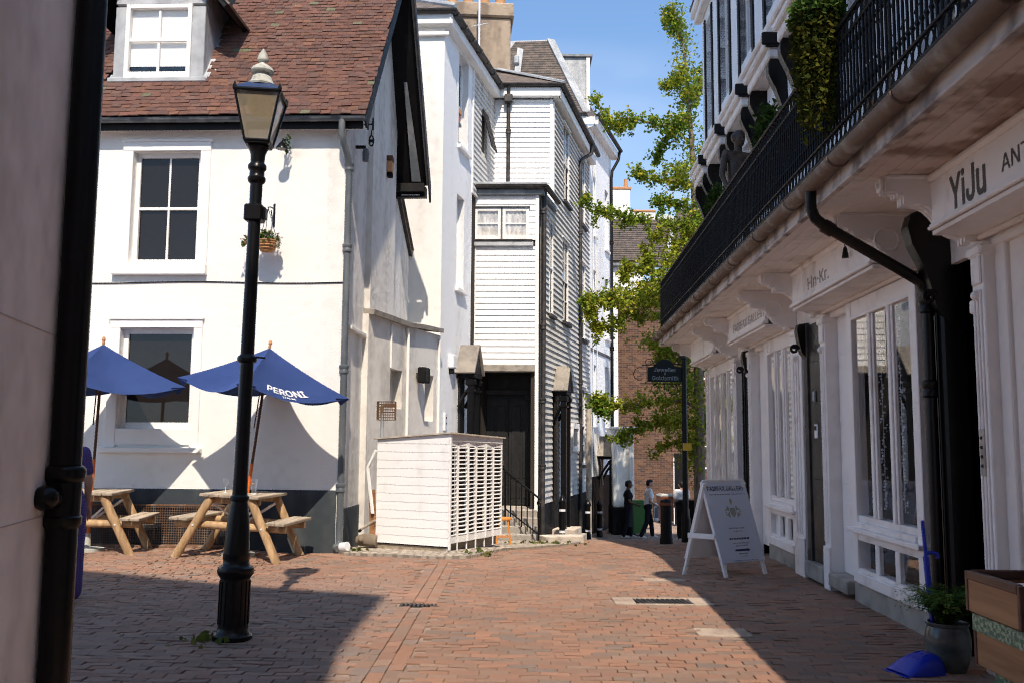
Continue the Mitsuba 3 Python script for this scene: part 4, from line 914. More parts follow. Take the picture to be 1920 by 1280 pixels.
# pilasters, doors and black columns between the bays
def pilaster(Y0, Y1, L=3.06, top=3.0, m='arcade_white'):
    k = put('pilaster', cat([sb(L, L + .16, Y0, Y1, -.4, top, .008), sb(L - .03, L + .16, Y0 - .02, Y1 + .02, top - .10, top - .02, .015), sb(L - .018, L, Y0 + .02, Y1 - .02, top - .30, top - .10, .008), sb(L - .025, L, Y0 - .005, Y1 + .005, -.4, .46, .01)]), m, ar)
    for q in (.28, .55, .82):
        put('flute', sb(L - .012, L + .002, Y0 + (Y1 - Y0) * q - .012, Y0 + (Y1 - Y0) * q + .012, .5, top - .34, .004), m, k)
    put('rosette', xf(tm(trimesh.creation.icosphere(2, .035)), mat(t=sp(L - .02, (Y0 + Y1) / 2, top - .38))), m, k, smooth=True)
pilaster(6.66, 6.84); pilaster(10.50, 10.70); pilaster(11.50, 11.92); pilaster(14.40, 14.56); pilaster(15.52, 15.74); pilaster(18.28, 18.45)
def panel_door(Y0, Y1, L, z0, m, top=2.98, label=None):
    k = put('door', sb(L, L + .05, Y0, Y1, z0, top, .004), m, ar, label=label)
    w = Y1 - Y0
    for a, b in ((z0 + .15, z0 + .75), (z0 + .95, top - .45)):
        put('panel', cat([sb(L - .012, L + .002, Y0 + .10, Y1 - .10, a, b, .008)]), m, k)
    return k
d = panel_door(9.90, 10.49, 3.20, .20, 'arcade_white'); put('step', sb(3.02, 3.3, 9.86, 10.49, .05, .195, .015), 'stone_grey', ar)
d = panel_door(13.60, 14.38, 3.20, .10, 'arcade_white'); put('letter_slot', sb(3.185, 3.20, 13.78, 13.86, 1.46, 1.72, .004), 'black_paint', d)
d = panel_door(10.71, 11.30, 3.10, .22, 'door_black'); put('step', sb(3.02, 3.32, 10.71, 11.44, .03, .218, .015), 'stone_grey', ar)
put('reveal', cat([sb(3.075, 3.3, 11.305, 11.45, .2, 3.0, .005)]), 'old_iron', ar)
k1 = thing('keypad', 'upper grey keypad on the black recessed door', 'keypad'); put('body', sb(3.07, 3.088, 10.98, 11.08, 2.06, 2.19, .006), 'pipe_grey', k1); put('plate', sb(3.064, 3.071, 10.995, 11.065, 2.075, 2.175, .003), 'lead', k1)
k1 = thing('keypad', 'lower pale keypad with dark window on the black recessed door', 'keypad'); put('body', sb(3.07, 3.088, 10.93, 11.05, 1.64, 1.80, .006), 'white_metal', k1); put('window', sb(3.064, 3.071, 10.95, 11.03, 1.73, 1.78, .003), 'black_paint', k1)
panel_door(14.58, 15.5, 3.25, -.1, 'door_black')
panel_door(7.0, 7.30, 3.28, .0, 'soot_black'); put('side_panel', sb(3.18, 3.22, 6.83, 7.02, .0, 3.0, .005), 'arcade_white', ar)
def black_column(Y0, Y1, L=3.04, big=True):
    k = put('column', cat([sb(L, L + .2, Y0, Y1, -.4, 3.0, .02), sb(L - .02, L, Y0 + .06, Y0 + .09, .1, 2.9, .006), sb(L - .02, L, Y1 - .09, Y1 - .06, .1, 2.9, .006), sb(L - .03, L + .2, Y0 - .01, Y1 + .01, -.4, .35, .015)]), 'black_gloss', ar)
    y = (Y0 + Y1) / 2
    put('console', prof([(3.12, 2.45), (3.0, 2.62), (2.96, 2.8), (2.90, 2.98), (2.83, 3.12), (2.80, 3.26), (2.83, 3.36), (2.92, 3.40), (3.12, 3.40)] if big else [(3.12, 2.55), (3.03, 2.66), (3.0, 2.8), (2.98, 2.92), (3.0, 3.0), (3.12, 3.02)], Y0 - .02, Y0 + .12), 'black_gloss', k)
    put('scroll', cat([tube([sp(2.94 + .055 * math.cos(t) * (1 - t / 12), Y0 - .03, 2.70 + .055 * math.sin(t) * (1 - t / 12)) for t in np.linspace(0, 9, 26)], .016, 6)]), 'black_gloss', k)
black_column(7.34, 7.74); black_column(11.36, 11.47, 3.1, False); black_column(14.60, 14.9, 3.04, False)
put('column_backing', cat([sb(3.3, 3.34, 2.5, YE, -.4, 3.6)]), 'soot_black', ar)
# nearest shopfront: recessed panelled entrance
put('door_surround', cat([sb(3.14, 3.3, 6.50, 6.66, -.02, 3.0, .01), sb(3.17, 3.3, 4.2, 6.50, -.02, 3.0, .006), sb(3.14, 3.18, 6.20, 6.24, .0, 3.0, .006), sb(3.10, 3.18, 5.3, 5.45, .0, 3.0, .008)]), 'arcade_cream', ar)
put('transom', sb(3.10, 3.2, 6.84, 7.0, 2.52, 2.62, .01), 'arcade_white', ar)
k = thing('bell_plate', 'narrow brassy entry bell plate on the nearest white pilaster', 'plate')
put('plate', sb(3.038, 3.06, 6.72, 6.79, 1.35, 1.68, .004), 'stone_pale', k)
for i in range(4): put('button', xf(tm(trimesh.creation.icosphere(1, .012)), mat(t=sp(3.036, 6.755, 1.42 + .065 * i))), 'old_iron', k)
# things on show behind the second window
sh = thing('display_table', 'low table under a blue grey cloth behind the large shop window', 'table')
put('cloth', sb(3.32, 4.05, 8.2, 9.6, .7, 1.02, .03), 'cloth_blue', sh); put('top', sb(3.30, 4.07, 8.18, 9.62, 1.021, 1.04, .006), 'room_grey', sh)
for i, (y, hgt) in enumerate(((8.4, .30), (8.75, .2), (9.1, .26), (9.42, .17))):
    k = thing('glass_ornament', ('nearest pale ornament on the cloth in the large shop window', 'second pale ornament on the cloth in the large shop window', 'third pale ornament on the cloth in the large shop window', 'farthest pale ornament on the cloth in the large shop window')[i], 'ornament', 'ornaments in the shop window')
    put('base', xf(lathe([(.05, 0), (.05, .015), (.015, .03)], 14), mat(t=sp(3.5, y, 1.04))), 'white_metal', k, smooth=40); put('body', xf(lathe([(.015, .03), (.06, .4 * hgt), (.07, .6 * hgt), (.03, .85 * hgt), (.045, hgt)], 14), mat(t=sp(3.5, y, 1.04))), 'lead', k, smooth=40)
for i, (y, lab) in enumerate(((8.25, 'glittering garland hanging nearest in the large shop window'), (8.86, 'glittering garland hanging in the middle of the large shop window'), (9.35, 'glittering garland hanging farthest in the large shop window'))):
    k = thing('garland', lab, 'garland')
    bd = [xf(tm(trimesh.creation.icosphere(0, .010 + .006 * rng.random())), mat(t=sp(3.27 + .015 * rng.normal(), y + .02 * rng.normal(), z))) for z in np.arange(.95, 2.75, .03)]
    put('beads', cat(bd), 'white_metal', k); put('thread', tube([sp(3.27, y, .95), sp(3.27, y, 2.78)], .003, 4), 'white_metal', k)
# ---------------------------------------------------------------- wall above the balcony
WL = 3.15
FW = face(WL)
YN = [4.9, 6.7, 8.5, 10.3, 12.1, 13.9, 15.7, 17.45]
holes = []
for Y in YN:
    w = 1.35 if Y < 17 else 1.1
    holes += [(-Y - w + .22, -Y - .22, 3.75, 6.35), (-Y - w + .22, -Y - .22, 7.75, 10.0)]
put('upper_wall', wall(FW, [(-18.8, 3.6), (-2.5, 3.6), (-2.5, 10.6), (-18.8, 10.6)], holes, .22), 'render_blue', ar)
put('upper_end_wall', sb(3.15, 9, 18.58, 18.8, -1.4, 10.6), 'render_blue', ar)
put('lower_end_wall', sb(3.12, 9, 18.45, 18.6, -1.4, 3.6), 'arcade_white', ar)
for Y in YN:
    w = 1.35 if Y < 17 else 1.1
    window(FW, ar, -Y - w + .22, -Y - .22, 3.75, 6.35, inset=.1, cols=2, rows=3, fw=.06, sash=False, frame='paint_white')
    window(FW, ar, -Y - w + .22, -Y - .22, 7.75, 10.0, inset=.1, cols=2, rows=2, fw=.05, frame='paint_white', pane='pane_blue')
    put('black_trim', cat([FW.b(-Y - w + .10, -Y - w + .22, -.03, .1, 7.6, 10.1, .005), FW.b(-Y - .22, -Y - .10, -.03, .1, 7.6, 10.1, .005)]), 'black_paint', ar)
    h = put('window_hood', cat([sb(2.90, WL, Y, Y + w, 6.66, 6.80, .02), sb(2.84, WL, Y - .0, Y + w, 6.80, 6.90, .02), sb(2.80, WL, Y, Y + w, 6.90, 6.98, .02), prof([(2.83, 6.98), (WL, 6.98), (WL, 7.16), (3.0, 7.12)], Y, Y + w), sb(3.06, WL, Y + .05, Y + w - .05, 7.16, 7.34, .02), sb(3.02, WL, Y + .02, Y + w - .02, 7.34, 7.42, .02)]), 'arcade_white', ar)
    put('end_cap', cat([sb(2.81, WL, Y - .05, Y - .002, 6.83, 7.0, .012), sb(2.86, WL, Y - .04, Y - .002, 6.80, 6.83, .006)]), 'black_paint', h)
    cp = [(WL, 6.66), (2.93, 6.66), (2.90, 6.58), (2.90, 6.46), (2.94, 6.36), (2.99, 6.26), (3.05, 6.08), (3.08, 5.96), (3.05, 5.90), (3.05, 5.80), (3.09, 5.73), (WL, 5.72)]
    for yy in (Y + .03, Y + w - .17):
        put('console', prof(cp, yy, yy + .14), 'black_gloss', h)
put('eaves_cornice', cat([sb(3.0, WL, 2.5, 18.9, 10.25, 10.40, .02), sb(2.94, WL, 2.5, 19.0, 10.40, 10.58, .03)]), 'arcade_white', ar)
put('roof', slab([sp(2.92, 2.5, 10.6), sp(2.92, 19.0, 10.6), sp(6.5, 19.0, 13.0), sp(6.5, 2.5, 13.0)][::-1], .08), 'slate', ar)
put('near_wall', cat([sb(WL, WL + .2, -14, 2.5, 3.6, 10.6), sb(3.3, 3.5, -14, 2.5, -.2, 3.6), sb(2.2, 3.3, -14, 2.5, 3.5, 3.7), sb(2.95, WL, -14, 2.5, 10.4, 10.58)]), 'render_blue', ar)
# ---------------------------------------------------------------- railing
rg = thing('balcony_railing', 'long black wrought iron balcony railing with ringed bands', 'railing')
RL = 2.20
def rail(z, h=.014, w=.03, Y0=2.5, Y1=YE):
    return cat([sb(RL - w / 2, RL + w / 2, Y0, Y1, z - h, z + h, .004), sb(RL + w / 2, WL, Y1 - .03, Y1, z - h, z + h, .004)])
put('top_rail', rail(4.70, .016, .045), 'black_paint', rg); put('rail', rail(4.57, .010), 'black_paint', rg); put('rail', rail(3.96, .010), 'black_paint', rg); put('bottom_rail', rail(3.83, .014), 'black_paint', rg)
bal = [(.011, 3.96), (.011, 4.05), (.019, 4.07), (.011, 4.09), (.011, 4.44), (.019, 4.46), (.011, 4.48), (.011, 4.57)]
n = 0
for Y in np.arange(2.6, YE, .072):
    m = xf(lathe(bal, 6), mat(t=sp(RL, Y, 0)))
    put('baluster', m, 'black_paint', rg)
for L in np.arange(2.32, 3.1, .11):
    put('baluster', xf(lathe(bal, 6), mat(t=sp(L, YE - .015, 0))), 'black_paint', rg)
rings = []
for Y in np.arange(2.6, YE, .108):
    for z in (3.895, 4.635):
        rings.append(tube([sp(RL, Y + .05 * math.cos(t), z + .05 * math.sin(t)) for t in np.linspace(0, 2 * math.pi, 11)], .008, 4))
put('rings', cat(rings), 'black_paint', rg, kind='stuff')
sc = []
for Y in np.arange(2.65, YE, .216):
    for z, s in ((4.14, 1), (4.40, -1)):
        sc.append(tube([sp(RL, Y + .05 * math.cos(t), z + s * .035 * math.sin(t)) for t in np.linspace(0, math.pi, 7)], .007, 4))
put('scrolls', cat(sc), 'black_paint', rg, kind='stuff')
for Y in np.arange(3.0, YE, 1.4):
    put('foot', sb(RL - .02, RL + .02, Y - .02, Y + .02, 3.69, 3.82, .004), 'black_paint', rg)
# ================================================================== lamp post
lp = thing('lamp_post', 'black cast iron lamp post with a four sided lantern and pale finial', 'street lamp')
LM = mat(rot((0, 1, 0), .9), (-2.195, 7.63, 0))
def lpt(name, m, b, parent=lp, smooth=40):
    return put(name, xf(m, LM), b, parent, smooth=smooth)
lpt('base', lathe([(.155, -.03), (.155, .035), (.135, .05), (.122, .075), (.117, .10), (.115, .47), (.125, .49), (.14, .51), (.145, .535), (.14, .56), (.112, .575), (.10, .60), (.105, .63), (.108, .67)], 16), 'black_gloss')
lpt('base_ribs', cat([xf(bx(-.008, .008, .108, .122, .12, .46, .003), mat(rot((0, 0, 1), 22.5 * i))) for i in range(16)]), 'black_gloss', smooth=False)
lpt('shaft', lathe([(.10, .67), (.098, .74), (.088, .90), (.072, 1.02), (.064, 1.08), (.074, 1.09), (.074, 1.115), (.060, 1.13), (.056, 1.3), (.054, 2.19), (.075, 2.20), (.08, 2.22), (.075, 2.24), (.054, 2.26), (.050, 3.36), (.050, 3.68), (.07, 3.70), (.074, 3.73), (.06, 3.75), (.06, 3.79), (.076, 3.81), (.074, 3.84), (.056, 3.86), (.06, 3.93), (.075, 3.97), (.09, 3.99), (.05, 4.02)], 20), 'black_gloss')
lpt('clamp', cat([bx(-.075, .075, -.07, .07, 3.36, 3.5, .012), bx(.07, .095, -.03, .03, 3.38, 3.48, .006)]), 'black_gloss', smooth=False)
lpt('ladder_bar', tube([(.05, 0, 2.24), (.15, 0, 2.235)], .008, 8), 'black_gloss')
LZ0, LZ1, HB, HT = 4.03, 4.43, .098, .182
LR = rot((0, 0, 1), 5)
def LL(m):
    return xf(m, mat(LR))
def lan(x, y, z):
    h = HB + (HT - HB) * (z - LZ0) / (LZ1 - LZ0)
    return np.array([x * h, y * h, z])
fr_ = [tube([lan(a, b, LZ0), lan(a, b, LZ1)], .011, 6) for a, b in ((-1, -1), (1, -1), (1, 1), (-1, 1))]
for z in (LZ0, LZ1):
    c4 = [lan(a, b, z) for a, b in ((-1, -1), (1, -1), (1, 1), (-1, 1), (-1, -1))]
    fr_ += [tube([p, q], .013 if z == LZ0 else .017, 6) for p, q in zip(c4[:-1], c4[1:])]
fr_ += [xf(lathe([(.016, 0), (.018, .02), (.004, .06)], 8), mat(t=lan(a, b, LZ1))) for a, b in ((-1, -1), (1, -1), (1, 1), (-1, 1))]
ln = lpt('lantern_frame', LL(cat(fr_)), 'black_gloss')
for (a, b), (c, d) in (((-1, -1), (1, -1)), ((1, -1), (1, 1)), ((1, 1), (-1, 1)), ((-1, 1), (-1, -1))):
    put('pane', xf(LL(quad(lan(a, b, LZ0) * [.96, .96, 1], lan(c, d, LZ0) * [.96, .96, 1], lan(c, d, LZ1) * [.96, .96, 1], lan(a, b, LZ1) * [.96, .96, 1])), LM), 'lamp_glass', ln)
lpt('lantern_base', LL(cat([bx(-.10, .10, -.10, .10, 4.0, 4.028, .008)])), 'black_gloss', smooth=False)
lpt('burner', LL(cat([xf(lathe([(.02, 4.28), (.028, 4.30), (.028, 4.40), (.02, 4.42)], 10), mat(t=(x, y, 0))) for x, y in ((-.07, -.05), (.07, -.05), (.0, .06), (-.06, .07), (.06, .07))] + [lathe([(.12, 4.41), (.10, 4.425), (.02, 4.43)], 14)])), 'brass_yellow')
tp = np.array([[-.19, -.19, 4.44], [.19, -.19, 4.44], [.19, .19, 4.44], [-.19, .19, 4.44], [-.165, -.165, 4.47], [.165, -.165, 4.47], [.165, .165, 4.47], [-.165, .165, 4.47], [-.09, -.09, 4.525], [.09, -.09, 4.525], [.09, .09, 4.525], [-.09, .09, 4.525]])
tf = [[8, 9, 10], [8, 10, 11], [0, 2, 1], [0, 3, 2]]
for r in (0, 4):
    for i in range(4):
        j = (i + 1) % 4
        tf += [[r + i, r + j, r + j + 4], [r + i, r + j + 4, r + i + 4]]
lpt('lantern_roof', LL((tp, np.array(tf))), 'dome_blue', smooth=False)
lpt('vent_cap', lathe([(.12, 4.515), (.125, 4.53), (.10, 4.55), (.085, 4.58), (.08, 4.60), (.062, 4.615), (.055, 4.635), (.095, 4.64), (.10, 4.65), (.085, 4.68), (.06, 4.70), (.03, 4.715), (.025, 4.735), (.045, 4.745), (.048, 4.76), (.036, 4.80), (.018, 4.83), (.002, 4.855)], 18), 'cap_white')

# ================================================================== picnic tables, parasols, what stands on them
def picnic(M, label):
    k = thing('picnic_table', label, 'picnic table', 'log framed picnic tables by the pub')
    P = lambda n, m, b, par=k, s=False: put(n, xf(m, M), b, par, smooth=s)
    for i in range(6):
        x = -.395 + .133 * i
        P('top_plank', bx(x, x + .126, -.58 + .012 * rng.random(), .58 + .012 * rng.random(), .775, .815, .008), 'weathered_plank')
    for s in (-1, 1):
        for j in range(2):
            x = s * .64 - .125 + .128 * j
            P('seat_plank', bx(x, x + .122, -.59, .59 + .02 * rng.random(), .455, .495, .008), 'weathered_plank')
    for y in (-.40, .40):
        P('top_bearer', bx(-.37, .37, y - .035, y + .035, .69, .772, .012), 'log_pine')
        P('seat_bearer', tube([(-.74, y, .405), (.74, y, .405)], .05, 12), 'log_pine', k, 40)
        for s in (-1, 1):
            P('leg', tube([(s * .27, y - .085 if y < 0 else y + .085, .765), (s * .68, y - .085 if y < 0 else y + .085, -.03)], .056, 14), 'log_pine', k, 40)
            P('bolt', tube([(s * .455, y - .15 if y < 0 else y + .15, .405), (s * .455, y, .405)], .012, 8), 'white_metal')
        for s in (-1, 1):
            P('brace', slab([(s * .30, y * .9, .69), (s * .30, y * .9 + .03, .66), (s * .03, y * .25 + .03, .43), (s * .03, y * .25, .46)], .012), 'white_metal')
    return k
tilt = rot((0, 1, 0), 2.8)
T1 = mat(rot((0, 0, 1), -5) @ tilt, (-3.63, 12.82, .055))
T2 = mat(rot((0, 0, 1), 8) @ rot((0, 1, 0), 1.5), (-5.72, 12.95, .07))
picnic(T1, 'weathered log picnic table with two empty glasses behind the lamp post')
picnic(T2, 'weathered log picnic table under the left blue parasol, half hidden by the drainpipe')
def parasol(M, label, words):
    k = thing('parasol', label, 'parasol', 'blue parasols over the picnic tables')
    A = np.array([0, 0, 2.83])
    C = [np.array([0, -1.17, 2.28]), np.array([1.17, 0, 2.28]), np.array([0, 1.17, 2.28]), np.array([-1.17, 0, 2.28])]
    def surf(i, s, t):
        c0, c1 = C[i], C[(i + 1) % 4]
        e = c0[None] * (1 - t)[:, None] + c1[None] * t[:, None]
        out = (c0 + c1) / 2 * [1, 1, 0]; out = out / np.linalg.norm(out)
        e = e + np.sin(np.pi * t)[:, None] * (out * -.07 + np.array([0, 0, -.15]))
        p = A[None] * (1 - s)[:, None] + e * s[:, None]
        p[:, 2] -= .10 * s * (1 - s) * 1.2 + .05 * np.sin(np.pi * t) * s * (1 - s)
        return p
    n = 13
    for i in range(4):
        S, Tt = np.meshgrid(np.linspace(0, 1, n), np.linspace(0, 1, n), indexing='ij')
        v = surf(i, S.ravel(), Tt.ravel()); idx = np.arange(n * n).reshape(n, n)
        f = np.vstack([np.stack([idx[:-1, :-1].ravel(), idx[1:, :-1].ravel(), idx[1:, 1:].ravel()], 1), np.stack([idx[:-1, :-1].ravel(), idx[1:, 1:].ravel(), idx[:-1, 1:].ravel()], 1)])
        v[:, 2] += .022 * (meshkit.fbm(v * 4, 3, i) - .5) * np.minimum(1, 6 * np.minimum(Tt.ravel(), 1 - Tt.ravel()))
        pk = put('canopy_panel', xf((v, f), M), 'canvas_blue', k, smooth=True)
        # a small pocket of cloth at each corner
        c = C[i]; d = c * [1, 1, 0] / 1.17
        q = np.array([-d[1], d[0], 0])
        put('corner_pocket', xf((np.array([c + d * .01, c - d * .16 + q * .13 - [0, 0, .02], c - d * .16 - q * .13 - [0, 0, .02], c - d * .10 - [0, 0, .11]]), np.array([[0, 1, 3], [0, 3, 2], [1, 2, 3]])), M), 'canvas_blue', k)
        if words and i == 0:
            for word, h, s0, tc, sx, bold in (('PERONI', .122, .885, .46, 1.05, True), ('ITALIA', .036, .955, .47, 1.25, True)):
                m = meshkit.text_mesh(word, h, .003, bold); tv = np.array(m.vertices)
                L = 1.65 * s0; x = (tv[:, 0] - tv[:, 0].mean()) * sx
                tt = np.clip(tc + x / L, 0, 1); ss = np.clip(s0 - tv[:, 1] / 1.0 + 0 * tt, 0, 1)
                P0 = surf(i, ss, tt); a = surf(i, ss, np.clip(tt + .01, 0, 1)) - surf(i, ss, np.clip(tt - .01, 0, 1)); b = surf(i, ss - .01, tt) - surf(i, ss + .01, tt)
                nn = np.cross(a, b); nn /= np.linalg.norm(nn, axis=1, keepdims=True)
                put('lettering', xf((P0 + nn * (.009 + tv[:, 2:3]), np.array(m.faces)), M), 'print_white', pk)
    put('pole', xf(tube([(0, 0, .9), (0, 0, 2.8)], .019, 10), M), 'dark_pole', k, smooth=40)
    put('lower_pole', xf(tube([(0, 0, .02), (0, 0, 1.25)], .0225, 10), M), 'orange_pole', k, smooth=40)
    for c in C:
        put('rib', xf(tube([c * [.97, .97, 1] - [0, 0, .02], A - [0, 0, .06]], .009, 6), M), 'dark_pole', k)
        put('strut', xf(tube([c * .5 * [1, 1, 0] + [0, 0, 2.49], (0, 0, 2.28)], .008, 6), M), 'dark_pole', k)
    put('pull_cord', xf(tube([(-.035, -.02, 2.26), (-.04, -.03, 1.72)], .008, 6), M), 'dark_pole', k)
    put('finial', xf(lathe([(.012, 2.82), (.024, 2.85), (.016, 2.87), (.028, 2.895), (.018, 2.925), (.004, 2.94)], 12), M), 'terracotta', k, smooth=40)
    put('base', xf(lathe([(.22, .0), (.22, .06), (.05, .08), (.04, .25), (.02, .26)], 20), mat(t=M[:3, 3])), 'cap_white', k, smooth=40)
    return k
parasol(mat(rot((0, 1, 0), 6.6) @ rot((0, 0, 1), 3), (-3.655, 12.83, .02)), 'blue parasol with white lettering behind the lamp post', True)
parasol(mat(rot((0, 1, 0), 1.5) @ rot((0, 0, 1), 2), (-5.74, 12.95, .05)), 'plain blue parasol at the left edge of the pub, partly behind the drainpipe', False)
def on_table(x, y):
    return (T1 @ np.array([x, y, .816, 1]))[:3]
scene['drink_glass'] = {'type': 'thindielectric', 'int_ior': 1.5}
k = thing('wine_glass', 'empty stemmed wine glass on the left of the picnic table', 'glass')
put('bowl', xf(lathe([(.006, .085), (.03, .10), (.038, .13), (.036, .165), (.031, .195), (.030, .195), (.034, .165), (.036, .13), (.028, .102), (.004, .09)], 18), mat(t=on_table(-.20, -.18))), 'drink_glass', k, smooth=True)
put('stem', xf(lathe([(.034, 0), (.034, .003), (.006, .008), (.005, .085)], 16), mat(t=on_table(-.20, -.18))), 'white_metal', k, smooth=40)
k = thing('pint_glass', 'tall empty beer glass on the picnic table right of the parasol pole', 'glass')
put('wall', xf(lathe([(.028, .002), (.030, .03), (.033, .08), (.042, .15), (.043, .20), (.041, .20), (.040, .15), (.031, .08), (.028, .03), (.024, .01)], 20), mat(t=on_table(.18, -.15))), 'drink_glass', k, smooth=True)
put('foot', xf(lathe([(.036, 0), (.036, .006), (.028, .012)], 20), mat(t=on_table(.18, -.15))), 'white_metal', k, smooth=40)
put('badge', xf(tube([(-.012, -.0425, .14), (.012, -.0425, .14)], .008, 6), mat(t=on_table(.18, -.15))), 'brass_yellow', k)
k = thing('ashtray', 'dark slate coaster tray between the two glasses', 'tray')
put('tray', xf(bx(-.09, .09, -.06, .06, 0, .018, .005), mat(t=on_table(-.02, .15))), 'black_paint', k); put('rim', xf(bx(-.095, .095, -.065, -.06, 0, .026, .003), mat(t=on_table(-.02, .15))), 'black_paint', k)

# ================================================================== louvred white store
SLF = Fr(-2.02, 14.30, 1.125, -.62); SRF = Fr(-.895, 13.68, .75, 1.5)
so = thing('louvred_store', 'white painted store with plank side and louvred folding doors', 'shed')
WL_, WR_ = 1.285, 1.68
def clip_store(p, q, z):
    return p, (q if z < 1.60 else q) if z < 1.55 else q
for i in range(13):
    a, b = .075 + .1222 * i, .075 + .1222 * (i + 1)
    top0, top1 = min(b, 1.60), min(b, 1.685)
    if i == 12: top0, top1 = 1.60, 1.685
    v = np.array([[0, -.012, a + .004], [WL_, -.012, a + .004], [WL_, .012, a + .004], [0, .012, a + .004], [0, -.007, top0], [WL_, -.007, top1], [WL_, .012, top1], [0, .012, top0]])
    put('plank', SLF.x((v, np.array([[0, 1, 5], [0, 5, 4], [1, 2, 6], [1, 6, 5], [3, 0, 4], [3, 4, 7], [0, 3, 2], [0, 2, 1], [2, 3, 7], [2, 7, 6], [4, 5, 6], [4, 6, 7]]))), 'board_white', so)
put('side_backing', SLF.b(0, WL_, .013, .03, .06, 1.60), 'room_dark', so)
put('corner_post', cat([SLF.b(WL_ + .002, WL_ + .03, -.012, .03, .03, 1.69, .004)]), 'board_white', so)
put('skirt', cat([SLF.b(.0, WL_, .02, .06, -.03, .07, .006), SRF.b(.05, WR_, .10, .14, -.03, .10, .006)]), 'weathered_plank', so)
n = 6; lw = WR_ / n
for i in range(n):
    ua, ub = lw * i + .02, lw * (i + 1) + .015
    wa, wb_ = (.0, .024) if i % 2 == 0 else (.024, .0)
    p, q = SRF.w(ua, wa, 0), SRF.w(ub, wb_, 0)
    d = (q - p)[:2]; DF = Fr(p[0], p[1], d[0], d[1]); W = float(np.linalg.norm(d)) - .006
    zb, zt = .11, 1.60 - .006 * i
    lf = put('louvre_door', cat([DF.b(0, .034, 0, .03, zb, zt, .004), DF.b(W - .034, W, 0, .03, zb, zt, .004), DF.b(.034, W - .034, .002, .03, zb, zb + .10, .004), DF.b(.034, W - .034, .002, .03, zt - .085, zt, .004)]), 'board_white', so)
    put('back', DF.b(.02, W - .02, .045, .05, zb + .05, zt - .05), 'room_dark', lf)
    for j in range(22):
        z = zb + .118 + (zt - zb - .225) * j / 21
        v = np.array([[.034, -.006, z - .009], [W - .034, -.006, z - .009], [W - .034, .022, z + .002], [.034, .022, z + .002], [.034, -.006, z + .001], [W - .034, -.006, z + .001], [W - .034, .022, z + .010], [.034, .022, z + .010]])
        put('slat', DF.x((v, np.array([[0, 1, 5], [0, 5, 4], [1, 2, 6], [1, 6, 5], [3, 0, 4], [3, 4, 7], [0, 3, 2], [0, 2, 1], [2, 3, 7], [2, 7, 6], [4, 5, 6], [4, 6, 7]]))), 'board_white', lf)
for i in range(n):
    put('caster', tube([SRF.w(lw * i + .03, .03, -.02), SRF.w(lw * i + .03, .03, .11)], .012, 8), 'white_metal', so)
put('head_rail', slab([SRF.w(.0, -.008, 1.695), SRF.w(.0, -.008, 1.59), SRF.w(WR_, -.008, 1.555), SRF.w(WR_, -.008, 1.64)], .02), 'board_white', so)
put('roof', slab([SLF.w(-.05, -.05, 1.625), SLF.w(WL_ + .06, -.05, 1.715), SRF.w(WR_ + .05, -.04, 1.655), SRF.w(WR_ + .05, -.04, 1.655) + (SLF.w(-.05, -.05, 1.60) - SLF.w(WL_ + .06, -.05, 1.70))], .020), 'stone_pale', so)
put('body', (lambda q: slab(q, .04))([SLF.w(.03, .06, 1.58), SLF.w(WL_ - .03, .06, 1.64), SRF.w(WR_ - .05, .12, 1.60), SRF.w(WR_ - .05, .12, 1.60) + (SLF.w(.0, 0, 1.60) - SLF.w(WL_, 0, 1.66))]), 'room_dark', so)
# bits leaning beside it
k = thing('leaning_frame', 'broken white wooden frame leaning against the left end of the store', 'frame')
put('rail', slab([SLF.w(.0, -.05, 1.45), SLF.w(.03, -.05, 1.43), SLF.w(-.12, -.05, 1.16), SLF.w(-.15, -.05, 1.18)], .03), 'board_white', k)
put('rail', slab([SLF.w(-.15, -.05, 1.17), SLF.w(-.11, -.05, 1.17), SLF.w(.0, -.05, .50), SLF.w(-.04, -.05, .50)], .03), 'board_white', k)
k = thing('old_timber', 'rotten brown plank standing in the gap beside the store', 'plank')
put('plank', slab([SLF.w(-.13, .02, .85), SLF.w(-.05, .02, .85), SLF.w(.01, .02, .08), SLF.w(-.09, .02, .08)], .05), 'crate_ply', k); put('splinter', slab([SLF.w(-.10, .0, .55), SLF.w(-.06, .0, .55), SLF.w(.0, .0, .3), SLF.w(-.05, .0, .3)], .03), 'dark_pole', k)
k = thing('pale_stick', 'short pale stick propped low beside the store', 'stick')
put('stick', tube([SLF.w(-.25, -.03, .26), SLF.w(.01, -.04, .40)], .02, 8), 'stone_pale', k); put('tip', tube([SLF.w(-.29, -.03, .22), SLF.w(-.25, -.03, .26)], .022, 8), 'black_paint', k)
k = thing('cut_log', 'short grey brown log lying at the foot of the store', 'log')
put('log', tube([SLF.w(-.30, -.04, .085), SLF.w(-.20, -.03, .10), SLF.w(-.06, -.02, .10), SLF.w(.03, .0, .09)], [.075, .095, .10, .09], 12), 'bark', k, smooth=40); put('knot', xf(tm(trimesh.creation.icosphere(2, .05)), mat(t=SLF.w(-.18, -.12, .12))), 'bark', k, smooth=True)
k = thing('patio_lamp', 'rusty wire caged lamp on a post behind the store', 'lamp')
pc = np.array([-1.98, 14.42])
put('post', tube([(pc[0], pc[1], 0), (pc[0], pc[1], 2.0)], .028, 10), 'lead', k, smooth=40)
put('arm', tube([(pc[0] - .01, pc[1], 1.95), (pc[0] - .01, pc[1], 2.10), (pc[0] + .03, pc[1], 2.13), (pc[0] + .2, pc[1], 2.13)], .026, 8), 'rust_cage', k)
cg = []
